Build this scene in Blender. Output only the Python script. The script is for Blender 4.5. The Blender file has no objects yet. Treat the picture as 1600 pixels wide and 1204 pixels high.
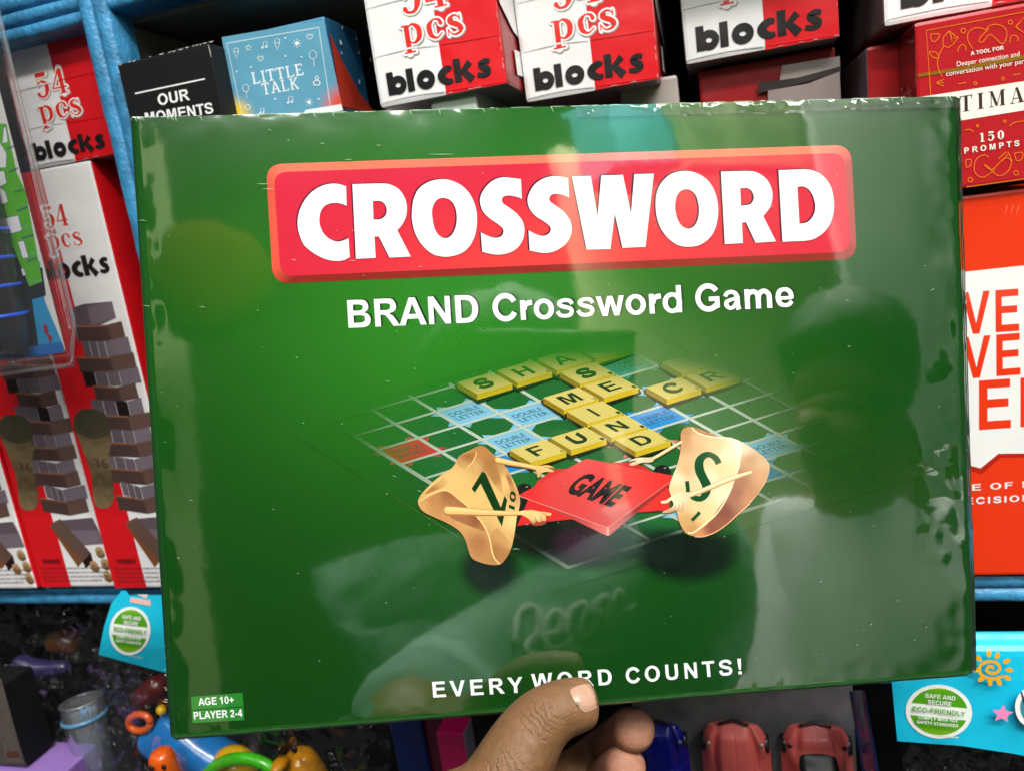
import bpy, bmesh, math, random
import numpy as np
from mathutils import Vector, Matrix, noise, geometry
from mathutils.bvhtree import BVHTree
random.seed(7)
SC = bpy.context.scene
COL = SC.collection

# ------------------------------------------------------------------ camera
# World axes follow the shelf: +X along it, +Y into it, +Z up; the phone's lens is the origin.
F = 1200.0                                   # focal length in photo pixels (1600 wide)
AX = Vector((0.96028316, -0.07771594, -0.267986))
AZ = Vector((-0.13622536, -0.96876808, -0.20719813))
AY = Vector((0.24351368, -0.23547537, 0.94087855))
def c2w(v):
    v = Vector(v); return Vector((v.dot(AX), v.dot(AY), v.dot(AZ)))
def ray(px, py):
    return c2w(((px-800)/F, (py-602)/F, 1.0))
def P(px, py, z):
    """point seen at a photo pixel, z metres along the lens axis"""
    return ray(px, py)*z
def S(px, py, d):
    """point seen at a photo pixel on the plane d metres into the shelf"""
    r = ray(px, py); return r*(d/r.y)
def Xd(px, py, d): return S(px, py, d)

cam_d = bpy.data.cameras.new('camera')
cam = bpy.data.objects.new('camera', cam_d); COL.objects.link(cam)
r_, u_, b_ = c2w((1, 0, 0)), c2w((0, -1, 0)), c2w((0, 0, -1))
cam.matrix_world = Matrix(((r_.x, u_.x, b_.x, 0), (r_.y, u_.y, b_.y, 0), (r_.z, u_.z, b_.z, 0), (0, 0, 0, 1)))
cam_d.sensor_width = 36.0; cam_d.lens = 36.0*F/1600
cam_d.clip_start = 0.004; cam_d.clip_end = 50
cam_d.dof.use_dof = True; cam_d.dof.focus_distance = 0.325; cam_d.dof.aperture_fstop = 15.0
SC.camera = cam

# ------------------------------------------------------------------ world, lamps, exposure
W = bpy.data.worlds.new('World'); SC.world = W; W.use_nodes = True
bg = W.node_tree.nodes['Background']
bg.inputs[0].default_value = (0.80, 0.86, 0.92, 1); bg.inputs[1].default_value = 0.06
def area(name, loc, aim, sx, sy, power, color):
    l = bpy.data.lights.new(name, 'AREA'); l.shape = 'RECTANGLE'; l.size = sx; l.size_y = sy
    l.energy = power; l.color = color
    o = bpy.data.objects.new(name, l); COL.objects.link(o); o.location = loc
    o.rotation_euler = (Vector(aim)-Vector(loc)).to_track_quat('-Z', 'Y').to_euler()
    return o
area('ceiling_and_fill_lamp', (0.72, -0.40, 1.36), (0.10, 0.35, 0.0), 1.10, 0.40, 22, (1.0, 0.985, 0.965))
area('ceiling_and_fill_lamp', (0.05, -1.45, 1.25), (0.0, 0.45, -0.15), 1.3, 0.35, 20, (1.0, 0.985, 0.97))  # added fill light from the aisle, brightens the low shelf fronts
area('ceiling_and_fill_lamp', (0.95, 0.05, 1.30), (0.30, -0.42, -0.10), 0.9, 0.30, 20, (1.0, 0.99, 0.97))  # added fill light for the customer mirrored in the film
area('ceiling_and_fill_lamp', (-1.1, -0.75, 1.45), (-0.3, 0.4, 0.0), 1.0, 0.30, 5.5, (0.95, 0.98, 1.0))
area('ceiling_and_fill_lamp', (0.7, -0.70, 1.40), (0.6, -1.9, -0.35), 1.9, 0.40, 150, (1.0, 0.97, 0.88))  # added light aimed at the aisle wall to brighten its mirror image
SC.view_settings.view_transform = 'Standard'; SC.view_settings.look = 'None'
SC.view_settings.exposure = -0.16; SC.view_settings.gamma = 1.0
SC.view_settings.use_curve_mapping = False
SC.render.engine = 'CYCLES'
SC.cycles.use_denoising = True
try: SC.cycles.denoiser = 'OPENIMAGEDENOISE'
except Exception: pass
SC.cycles.max_bounces = 8; SC.cycles.transparent_max_bounces = 24
SC.cycles.glossy_bounces = 4; SC.cycles.transmission_bounces = 6
SC.cycles.sample_clamp_indirect = 4.0
SC.cycles.caustics_reflective = False; SC.cycles.caustics_refractive = False

# ------------------------------------------------------------------ colours and materials
def s2l(c):
    c = c/255.0
    return c/12.92 if c <= 0.04045 else ((c+0.055)/1.055)**2.4
def rgb(r, g, b, k=1.0): return (s2l(r)*k, s2l(g)*k, s2l(b)*k)
def mixc(a, b, t): return tuple(a[i]*(1-t)+b[i]*t for i in range(3))

def new_mat(name):
    m = bpy.data.materials.new(name); m.use_nodes = True
    nt = m.node_tree; b = nt.nodes['Principled BSDF']
    return m, nt, b
def add_bump(nt, b, specs, coat=False):
    """specs: list of (scale, strength, detail, stretch) noise layers in object metres"""
    tc = nt.nodes.new('ShaderNodeTexCoord'); prev = None
    for sc, dist, det, st in specs:
        mp = nt.nodes.new('ShaderNodeMapping'); mp.inputs['Scale'].default_value = st
        nt.links.new(tc.outputs['Object'], mp.inputs['Vector'])
        n = nt.nodes.new('ShaderNodeTexNoise'); n.inputs['Scale'].default_value = sc
        n.inputs['Detail'].default_value = det
        nt.links.new(mp.outputs[0], n.inputs['Vector'])
        bp = nt.nodes.new('ShaderNodeBump'); bp.inputs['Strength'].default_value = 1.0
        bp.inputs['Distance'].default_value = dist
        nt.links.new(n.outputs['Fac'], bp.inputs['Height'])
        if prev: nt.links.new(prev.outputs[0], bp.inputs['Normal'])
        prev = bp
    nt.links.new(prev.outputs[0], b.inputs['Normal'])
    if coat: nt.links.new(prev.outputs[0], b.inputs['Coat Normal'])
def print_mat(name, rough=0.4, coat=0.0, coat_ior=1.5, coat_rough=0.05, spec=0.5, bumps=None, alpha=False, grain=0.05, ior=1.5):
    """printed card: the print's colours ride on the mesh, with paper grain and an uneven varnish"""
    m, nt, b = new_mat(name)
    at = nt.nodes.new('ShaderNodeVertexColor'); at.layer_name = 'print'
    tc = nt.nodes.new('ShaderNodeTexCoord')
    n = nt.nodes.new('ShaderNodeTexNoise'); n.inputs['Scale'].default_value = 900; n.inputs['Detail'].default_value = 3
    nt.links.new(tc.outputs['Object'], n.inputs['Vector'])
    mr = nt.nodes.new('ShaderNodeMapRange'); mr.inputs[3].default_value = 1-grain; mr.inputs[4].default_value = 1+grain
    nt.links.new(n.outputs['Fac'], mr.inputs[0])
    mx = nt.nodes.new('ShaderNodeMix'); mx.data_type = 'RGBA'; mx.blend_type = 'MULTIPLY'
    mx.inputs[0].default_value = 1.0
    nt.links.new(at.outputs['Color'], mx.inputs[6]); nt.links.new(mr.outputs[0], mx.inputs[7])
    nt.links.new(mx.outputs[2], b.inputs['Base Color'])
    if alpha: nt.links.new(at.outputs['Alpha'], b.inputs['Alpha'])
    n2 = nt.nodes.new('ShaderNodeTexNoise'); n2.inputs['Scale'].default_value = 35; n2.inputs['Detail'].default_value = 4
    nt.links.new(tc.outputs['Object'], n2.inputs['Vector'])
    m2 = nt.nodes.new('ShaderNodeMapRange'); m2.inputs[3].default_value = rough*0.75; m2.inputs[4].default_value = rough*1.3
    nt.links.new(n2.outputs['Fac'], m2.inputs[0]); nt.links.new(m2.outputs[0], b.inputs['Roughness'])
    b.inputs['IOR'].default_value = ior
    b.inputs['Specular IOR Level'].default_value = spec
    b.inputs['Coat Weight'].default_value = coat; b.inputs['Coat IOR'].default_value = coat_ior
    b.inputs['Coat Roughness'].default_value = coat_rough
    if bumps: add_bump(nt, b, bumps, coat > 0)
    return m
def plain_mat(name, color, rough=0.4, spec=0.5, coat=0.0, metal=0.0, var=0.12, scale=40, bumps=None, trans=0.0, sss=0.0):
    m, nt, b = new_mat(name)
    tc = nt.nodes.new('ShaderNodeTexCoord')
    n = nt.nodes.new('ShaderNodeTexNoise'); n.inputs['Scale'].default_value = scale; n.inputs['Detail'].default_value = 5
    nt.links.new(tc.outputs['Object'], n.inputs['Vector'])
    cr = nt.nodes.new('ShaderNodeValToRGB')
    cr.color_ramp.elements[0].position = 0.3; cr.color_ramp.elements[1].position = 0.7
    cr.color_ramp.elements[0].color = tuple(c*(1-var) for c in color)+(1,)
    cr.color_ramp.elements[1].color = tuple(min(1, c*(1+var)) for c in color)+(1,)
    nt.links.new(n.outputs['Fac'], cr.inputs[0]); nt.links.new(cr.outputs[0], b.inputs['Base Color'])
    b.inputs['Roughness'].default_value = rough; b.inputs['Specular IOR Level'].default_value = spec
    b.inputs['Coat Weight'].default_value = coat; b.inputs['Coat Roughness'].default_value = 0.04
    b.inputs['Metallic'].default_value = metal; b.inputs['Transmission Weight'].default_value = trans
    if sss: b.inputs['Subsurface Weight'].default_value = sss; b.inputs['Subsurface Scale'].default_value = 0.004
    if bumps: add_bump(nt, b, bumps, coat > 0)
    return m
def film_mat(name, tint=(1, 1, 1), rough=0.06, base=0.06, peak=0.7, bumps=None, haze=0.0):
    """clear plastic film: see-through, mirror-like at glancing angles, a little milky"""
    m, nt, b = new_mat(name); nt.nodes.remove(b)
    out = [n for n in nt.nodes if n.type == 'OUTPUT_MATERIAL'][0]
    tr = nt.nodes.new('ShaderNodeBsdfTransparent'); tr.inputs[0].default_value = tint+(1,)
    gl = nt.nodes.new('ShaderNodeBsdfGlossy'); gl.inputs['Roughness'].default_value = rough
    lw = nt.nodes.new('ShaderNodeLayerWeight'); lw.inputs['Blend'].default_value = 0.35
    mr = nt.nodes.new('ShaderNodeMapRange'); mr.inputs[3].default_value = base; mr.inputs[4].default_value = peak
    nt.links.new(lw.outputs['Fresnel'], mr.inputs[0])
    mix = nt.nodes.new('ShaderNodeMixShader'); nt.links.new(mr.outputs[0], mix.inputs[0])
    last = tr
    if haze:
        df = nt.nodes.new('ShaderNodeBsdfDiffuse'); df.inputs[0].default_value = (.8, .8, .82, 1)
        m3 = nt.nodes.new('ShaderNodeMixShader'); m3.inputs[0].default_value = haze
        nt.links.new(tr.outputs[0], m3.inputs[1]); nt.links.new(df.outputs[0], m3.inputs[2]); last = m3
    nt.links.new(last.outputs[0], mix.inputs[1]); nt.links.new(gl.outputs[0], mix.inputs[2])
    nt.links.new(mix.outputs[0], out.inputs[0])
    if bumps:
        class _B: inputs = {'Normal': gl.inputs['Normal']}
        add_bump(nt, _B, bumps); last_b = [n for n in nt.nodes if n.type == 'BUMP'][-1]
        nt.links.new(last_b.outputs[0], lw.inputs['Normal'])
    return m

M = {}
M['game'] = print_mat('glossy_game_print', rough=0.16, coat=1.0, coat_ior=2.15, coat_rough=0.042, spec=0.35,
    bumps=[(9, 0.00026, 2, (1, 1, 1)), (16, 0.00022, 3, (1, 1, .06)), (60, 0.00003, 3, (1, 1, 1))], grain=0.04)
M['gameshade'] = print_mat('glossy_game_print_soft', rough=0.16, coat=1.0, coat_ior=2.15, coat_rough=0.042, spec=0.35,
    bumps=[(9, 0.00026, 2, (1, 1, 1)), (16, 0.00022, 3, (1, 1, .06))], alpha=True, grain=0.04)
M['card'] = print_mat('printed_carton', rough=0.33, spec=0.5, bumps=[(13, 0.004, 3, (1, 1, 1)), (350, 0.00002, 2, (1, 1, 0.1))])
M['gloss'] = print_mat('varnished_carton', rough=0.22, spec=0.5, coat=0.5, coat_rough=0.06, bumps=[(12, 0.001, 3, (1, 1, 1))])
M['matte'] = print_mat('matte_carton', rough=0.5, spec=0.12, bumps=[(300, 0.00002, 2, (1, 1, 1))])

# ------------------------------------------------------------------ objects and tags
def tag(o, label=None, cat=None, group=None, kind=None):
    if label: o['label'] = label
    if cat: o['category'] = cat
    if group: o['group'] = group
    if kind: o['kind'] = kind
    return o
def empty(name, loc, label, cat, group=None):
    o = bpy.data.objects.new(name, None); COL.objects.link(o); o.location = loc; o.empty_display_size = 0.02
    return tag(o, label, cat, group)
def link(name, me, mat, parent=None, smooth=False):
    o = bpy.data.objects.new(name, me); COL.objects.link(o)
    if mat is not None and not me.materials: me.materials.append(mat)
    if smooth:
        for p in me.polygons: p.use_smooth = True
    if parent is not None:
        o.parent = parent
        o.matrix_parent_inverse = Matrix.Translation(-Vector(parent_world(parent)))
    return o
def parent_world(p):
    v = Vector(p.location)
    if p.parent is not None: v = v + Vector((0, 0, 0))
    return v if p.type == 'EMPTY' else Vector((0, 0, 0))
def mesh_from(name, verts, faces):
    me = bpy.data.meshes.new(name); me.from_pydata([tuple(v) for v in verts], [], faces); me.update(); return me
def set_colors(me, cols):
    ca = me.color_attributes.new('print', 'FLOAT_COLOR', 'POINT')
    flat = []
    for c in cols:
        flat += [c[0], c[1], c[2], c[3] if len(c) > 3 else 1.0]
    ca.data.foreach_set('color', flat)
def bm_mesh(name, bm):
    me = bpy.data.meshes.new(name); bm.to_mesh(me); bm.free(); return me

# ------------------------------------------------------------------ flat printing
def smooth_pts(pts, n=6):
    """closed outline; entries (x,y) are smooth, (x,y,1) are corners"""
    N_ = len(pts); out = []
    for i in range(N_):
        p0, p1, p2, p3 = pts[i-1], pts[i], pts[(i+1) % N_], pts[(i+2) % N_]
        c1 = len(p1) > 2; c2 = len(p2) > 2
        if c1 and c2: out.append((p1[0], p1[1])); continue
        t1 = (0, 0) if False else (((p2[0]-p0[0])/2, (p2[1]-p0[1])/2) if not c1 else (p2[0]-p1[0], p2[1]-p1[1]))
        t2 = ((p3[0]-p1[0])/2, (p3[1]-p1[1])/2) if not c2 else (p2[0]-p1[0], p2[1]-p1[1])
        L = math.hypot(p2[0]-p1[0], p2[1]-p1[1])
        def cl(t):
            m = math.hypot(*t)
            return t if m < 1.3*L or m == 0 else (t[0]*1.3*L/m, t[1]*1.3*L/m)
        t1, t2 = cl(t1), cl(t2)
        for k in range(n):
            s = k/n; a = 2*s**3-3*s*s+1; b = s**3-2*s*s+s; c = -2*s**3+3*s*s; d = s**3-s*s
            out.append((a*p1[0]+b*t1[0]+c*p2[0]+d*t2[0], a*p1[1]+b*t1[1]+c*p2[1]+d*t2[1]))
    return out
def smooth_line(pts, n=6):
    out = []
    for i in range(len(pts)-1):
        p0, p1, p2, p3 = pts[max(i-1, 0)], pts[i], pts[i+1], pts[min(i+2, len(pts)-1)]
        for k in range(n):
            s = k/n
            q = []
            for j in range(len(p1)):
                t1, t2 = (p2[j]-p0[j])/2, (p3[j]-p1[j])/2
                q.append((2*s**3-3*s*s+1)*p1[j]+(s**3-2*s*s+s)*t1+(-2*s**3+3*s*s)*p2[j]+(s**3-s*s)*t2)
            out.append(tuple(q))
    out.append(tuple(pts[-1])); return out
def inside(loops, x, y):
    c = False
    for lp in loops:
        j = len(lp)-1
        for i in range(len(lp)):
            xi, yi = lp[i]; xj, yj = lp[j]
            if (yi > y) != (yj > y) and x < (xj-xi)*(y-yi)/(yj-yi)+xi: c = not c
            j = i
    return c
def Zm(x0, y0, s, pts):
    """zoomed-view digitised points to photo pixels, keeping corner marks"""
    return [(x0+p[0]*s, y0+p[1]*s)+tuple(p[2:]) for p in pts]

_font_cache = {}
def text_mesh(s, bold=0.0, space=1.0, shear=0.0):
    k = (s, bold, space, shear)
    if k in _font_cache: return _font_cache[k]
    cu = bpy.data.curves.new('lettering', 'FONT'); cu.body = s; cu.offset = bold; cu.space_character = space
    cu.shear = shear; cu.resolution_u = 4
    o = bpy.data.objects.new('lettering', cu); me = o.to_mesh()
    v = [(a.co.x, a.co.y) for a in me.vertices]; f = [tuple(p.vertices) for p in me.polygons]
    o.to_mesh_clear(); bpy.data.objects.remove(o); bpy.data.curves.remove(cu)
    _font_cache[k] = (v, f); return v, f
CAP = 0.682

class Paint:
    """sheets of print laid one above the other on a surface; fn maps (x, y, height) to the world"""
    def __init__(self, fn, h0=0.0001, dh=0.00001):
        self.fn = fn; self.h = h0; self.dh = dh; self.v = []; self.f = []; self.c = []
    def up(self, k=1): self.h += self.dh*k
    def raw(self, pts, faces, cols):
        b = len(self.v)
        for i, p in enumerate(pts):
            self.v.append(self.fn(p[0], p[1], self.h)); self.c.append(cols[i] if isinstance(cols, list) else cols)
        for f in faces: self.f.append(tuple(b+i for i in f))
        self.up()
    def poly(self, outline, col, holes=(), step=None, n=6, sm=True):
        loops = [smooth_pts(outline, n) if sm else [(p[0], p[1]) for p in outline]]
        loops += [smooth_pts(h, n) if sm else [(p[0], p[1]) for p in h] for h in holes]
        pts = []; edges = []
        for lp in loops:
            b = len(pts); pts += [Vector(p) for p in lp]
            edges += [(b+i, b+(i+1) % len(lp)) for i in range(len(lp))]
        if step:
            xs = [p[0] for p in loops[0]]; ys = [p[1] for p in loops[0]]
            y = min(ys)+step/2
            while y < max(ys):
                x = min(xs)+step/2
                while x < max(xs):
                    if inside(loops, x, y): pts.append(Vector((x, y)))
                    x += step
                y += step
        r = geometry.delaunay_2d_cdt(pts, edges, [], 0, 1e-6)
        vs = [(p.x, p.y) for p in r[0]]
        fs = []
        for f in r[2]:
            cx = sum(vs[i][0] for i in f)/len(f); cy = sum(vs[i][1] for i in f)/len(f)
            if inside(loops, cx, cy): fs.append(tuple(f))
        cols = [col(x, y) for x, y in vs] if callable(col) else col
        self.raw(vs, fs, cols)
    def quad(self, a, b, c, d, col): self.poly([a, b, c, d], col, sm=False)
    def rect(self, x0, y0, x1, y1, col): self.quad((x0, y0), (x1, y0), (x1, y1), (x0, y1), col)
    def stroke(self, pts, w, col, smooth=True, n=6, closed=False, cap=False):
        """pts (x,y) or (x,y,width)"""
        q = [(p[0], p[1], p[2] if len(p) > 2 else w) for p in pts]
        if closed: q = q+[q[0]]
        q = smooth_line(q, n) if smooth and len(q) > 2 else q
        L, R = [], []
        for i in range(len(q)):
            a, b = q[max(i-1, 0)], q[min(i+1, len(q)-1)]
            if closed and i in (0, len(q)-1): a, b = q[-2], q[1]
            dx, dy = b[0]-a[0], b[1]-a[1]; m = math.hypot(dx, dy) or 1
            nx, ny = -dy/m*q[i][2]/2, dx/m*q[i][2]/2
            L.append((q[i][0]+nx, q[i][1]+ny)); R.append((q[i][0]-nx, q[i][1]-ny))
        k = len(q); pts2 = L+R
        fs = [(i, i+1, k+i+1, k+i) for i in range(k-1)]
        cols = [col(x, y) for x, y in pts2] if callable(col) else col
        self.raw(pts2, fs, cols)
        if cap:
            for p in (q[0], q[-1]): self.disc(p[0], p[1], p[2]/2, col)
    def disc(self, x, y, r, col, ry=None, n=14, rot=0.0):
        ry = ry or r; ca, sa = math.cos(rot), math.sin(rot)
        pts = [(x, y)]+[(x+r*math.cos(t)*ca-ry*math.sin(t)*sa, y+r*math.cos(t)*sa+ry*math.sin(t)*ca) for t in [2*math.pi*i/n for i in range(n)]]
        cols = [col(a, b) for a, b in pts] if callable(col) else col
        self.raw(pts, [(0, 1+i, 1+(i+1) % n) for i in range(n)], cols)
    def ring(self, x, y, r, w, col, ry=None, n=20): 
        ry = ry or r
        self.stroke([(x+r*math.cos(2*math.pi*i/n), y+ry*math.sin(2*math.pi*i/n)) for i in range(n)], w, col, closed=True, n=2)
    def text(self, s, A, B, cap, col, bold=0.0, up=None, space=1.0, shear=0.0, base=0.0, warp=None, fit=True):
        v, f = text_mesh(s, bold, space, shear)
        x0 = min(p[0] for p in v); x1 = max(p[0] for p in v)
        dx, dy = B[0]-A[0], B[1]-A[1]; m = math.hypot(dx, dy)
        if up is None: up = (dy/m*cap, -dx/m*cap)
        pts = []
        for p in v:
            a = (p[0]-x0)/(x1-x0); b = (p[1])/CAP
            q = (A[0]+dx*a+up[0]*b, A[1]+dy*a+up[1]*b)
            pts.append(warp(*q) if warp else q)
        cols = [col(x, y) for x, y in pts] if callable(col) else col
        self.raw(pts, f, cols)
    def build(self, name, mat, parent=None):
        me = mesh_from(name, self.v, self.f); set_colors(me, self.c)
        return link(name, me, mat, parent)

def on_shelf(d):
    """print on a face d metres into the shelf"""
    def fn(x, y, h):
        r = ray(x, y); return r*((d-h)/r.y)
    return fn

# heavy rounded lower-case lettering, drawn with strokes: x right, y up, x-height 1
HEAVY = {
 'b': (1.02, [([(.18, 1.30, .40), (.18, 0, .40)], 0), 'ring .56 .5 .29 .34 .34']),
 'l': (.50, [([(.2, 1.30, .40), (.2, 0, .40)], 0)]),
 'o': (1.06, ['ring .5 .5 .31 .34 .36']),
 'c': (.90, [([(.80, .80, .20), (.62, .87, .30), (.36, .72, .38), (.25, .5, .44), (.36, .26, .38), (.62, .13, .30), (.80, .20, .20)], 1)]),
 'k': (1.08, [([(.18, 1.30, .40), (.18, 0, .40)], 0), ([(.36, .46, .22), (.84, 1.0, .34)], 0), ([(.46, .56, .30), (.88, -.02, .42)], 0)]),
 's': (.86, [([(.74, .82, .22), (.50, .88, .26), (.27, .74, .28), (.38, .56, .34), (.58, .42, .34), (.60, .22, .28), (.36, .12, .26), (.06, .20, .22)], 1)]),
}
def heavy_word(p, word, A, B, xh, col, up=None):
    tot = sum(HEAVY[c][0] for c in word)
    dx, dy = B[0]-A[0], B[1]-A[1]; m = math.hypot(dx, dy)
    if up is None: up = (dy/m*xh, -dx/m*xh)
    sx = m/tot; k = (sx+math.hypot(*up))/2; x = 0
    def mp(gx, gy): return (A[0]+dx/m*sx*(x+gx)+up[0]*gy, A[1]+dy/m*sx*(x+gx)+up[1]*gy)
    for c in word:
        for st in HEAVY[c][1]:
            if isinstance(st, str):
                cx, cy, rx, ry, w = [float(t) for t in st.split()[1:]]
                p.stroke([mp(cx+rx*math.cos(t), cy+ry*math.sin(t)) for t in [2*math.pi*i/18 for i in range(18)]], w*k, col, closed=True, n=2)
            else:
                p.stroke([mp(a[0], a[1])+(a[2]*k,) for a in st[0]], 0, col, smooth=bool(st[1]))
        x += HEAVY[c][0]
# fat-face serif lettering (thick/thin strokes with hairline serifs), cap height 1
SERIF = {
 '5': (.62, [[(.12, 1, .0), (.12, .52, .05)], [(.09, .93, .16), (.52, .93, .16)], [(.12, .55, .05), (.30, .66, .08), (.46, .52, .17), (.47, .30, .20), (.36, .06, .10), (.18, .04, .08), (.09, .16, .15)]]),
 '4': (.70, [[(.42, .98, .07), (.06, .28, .07)], [(.04, .26, .06), (.64, .26, .06)], [(.46, 1, .19), (.46, .02, .19)], [(.28, .025, .05), (.64, .025, .05)]]),
 '1': (.5, [[(.25, .98, .19), (.25, .02, .19)], [(.05, .025, .05), (.46, .025, .05)], [(.05, .88, .05), (.25, .97, .06)]]),
 '0': (.66, [[(.30, .97, .05), (.14, .75, .18), (.13, .5, .20), (.14, .25, .18), (.30, .03, .05), (.46, .25, .18), (.47, .5, .20), (.46, .75, .18), (.30, .97, .05)]]),
 'p': (.66, [[(.17, .66, .17), (.17, -.28, .17)], [(.02, -.27, .05), (.36, -.27, .05)], [(.02, .64, .05), (.2, .64, .05)], [(.2, .54, .04), (.34, .66, .07), (.50, .52, .16), (.53, .34, .18), (.49, .14, .15), (.34, .02, .06), (.2, .12, .04)]]),
 'c': (.56, [[(.47, .5, .13), (.42, .62, .09), (.28, .66, .05), (.14, .5, .16), (.13, .33, .18), (.17, .14, .14), (.32, .03, .06), (.48, .16, .04)]]),
 's': (.52, [[(.42, .66, .03), (.42, .46, .04)], [(.43, .5, .03), (.30, .65, .06), (.14, .58, .10), (.14, .46, .15), (.34, .32, .16), (.44, .18, .13), (.34, .04, .08), (.18, .03, .05), (.07, .2, .03)], [(.06, .24, .04), (.06, 0, .03)]]),
 'T': (.76, [[(.38, .98, .2), (.38, .02, .2)], [(.02, .97, .06), (.74, .97, .06)], [(.05, .98, .09), (.03, .72, .02)], [(.71, .98, .09), (.73, .72, .02)], [(.2, .025, .05), (.56, .025, .05)]]),
 'I': (.44, [[(.22, .98, .2), (.22, .02, .2)], [(.04, .025, .05), (.4, .025, .05)], [(.04, .975, .05), (.4, .975, .05)]]),
 'M': (1.0, [[(.15, .98, .05), (.15, .02, .05)], [(.17, .98, .16), (.48, .04, .16)], [(.48, .04, .05), (.76, .98, .05)], [(.82, .98, .2), (.82, .02, .2)], [(.02, .025, .05), (.3, .025, .05)], [(.64, .025, .05), (.98, .025, .05)], [(.02, .975, .05), (.2, .975, .05)], [(.8, .975, .05), (.98, .975, .05)]]),
 'A': (.84, [[(.38, .98, .04), (.12, .02, .05)], [(.42, .98, .14), (.68, .02, .22)], [(.2, .3, .05), (.6, .3, .05)], [(.0, .025, .05), (.28, .025, .05)], [(.48, .025, .05), (.86, .025, .05)]]),
 'C': (.8, [[(.70, .66, .03), (.62, .9, .06), (.44, .97, .06), (.2, .8, .17), (.14, .5, .21), (.2, .2, .17), (.44, .03, .06), (.62, .1, .05), (.72, .34, .03)], [(.70, .98, .04), (.70, .66, .05)]]),
 'N': (.86, [[(.14, .98, .05), (.14, .02, .05)], [(.14, .97, .2), (.7, .03, .2)], [(.71, .98, .05), (.71, .02, .05)], [(.02, .025, .05), (.28, .025, .05)], [(.58, .975, .05), (.84, .975, .05)]]),
 'Y': (.8, [[(.1, .98, .16), (.38, .45, .18)], [(.68, .98, .05), (.4, .45, .05)], [(.38, .45, .2), (.38, .02, .2)], [(.2, .025, .05), (.56, .025, .05)]]),
 'L': (.6, [[(.16, .98, .12), (.16, .02, .12)], [(.04, .96, .08), (.3, .96, .08)], [(.04, .04, .08), (.54, .04, .08)], [(.52, .02, .06), (.52, .24, .06)]]),
 't': (.62, [[(.3, .98, .12), (.3, .02, .12)], [(.02, .95, .1), (.58, .95, .1)], [(.04, .98, .06), (.04, .76, .06)], [(.56, .98, .06), (.56, .76, .06)], [(.16, .04, .08), (.44, .04, .08)]]),
 'i': (.36, [[(.18, .98, .12), (.18, .02, .12)], [(.05, .04, .08), (.31, .04, .08)], [(.05, .96, .08), (.31, .96, .08)]]),
 'E': (.62, [[(.16, .98, .12), (.16, .02, .12)], [(.04, .95, .1), (.54, .95, .1)], [(.04, .05, .1), (.56, .05, .1)], [(.16, .5, .08), (.42, .5, .08)], [(.52, .98, .06), (.52, .74, .06)], [(.54, .02, .06), (.54, .26, .06)]]),
 'a': (.72, [[(.34, .98, .1), (.1, .02, .1)], [(.36, .98, .12), (.6, .02, .12)], [(.18, .34, .08), (.52, .34, .08)], [(.0, .04, .08), (.24, .04, .08)], [(.46, .04, .08), (.72, .04, .08)]]),
 'K': (.68, [[(.16, .98, .12), (.16, .02, .12)], [(.56, .96, .1), (.18, .44, .1)], [(.3, .56, .1), (.58, .04, .12)], [(.04, .04, .08), (.3, .04, .08)], [(.04, .96, .08), (.3, .96, .08)], [(.46, .04, .08), (.68, .04, .08)], [(.44, .96, .08), (.66, .96, .08)]]),
}
def serif_word(p, word, A, B, cap, col, extra=0.0, up=None, gap=0.0):
    tot = sum(SERIF[c][0]+gap for c in word)-gap
    dx, dy = B[0]-A[0], B[1]-A[1]; m = math.hypot(dx, dy)
    if up is None: up = (dy/m*cap, -dx/m*cap)
    sx = m/tot; k = (sx+math.hypot(*up))/2; x = 0
    def mp(gx, gy): return (A[0]+dx/m*sx*(x+gx)+up[0]*gy, A[1]+dy/m*sx*(x+gx)+up[1]*gy)
    for c in word:
        for st in SERIF[c][1]:
            p.stroke([mp(a[0], a[1])+(a[2]*k+extra,) for a in st], 0, col, smooth=len(st) > 3, n=4, cap=extra > 0 or len(st) > 5)
        x += SERIF[c][0]+gap
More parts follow.
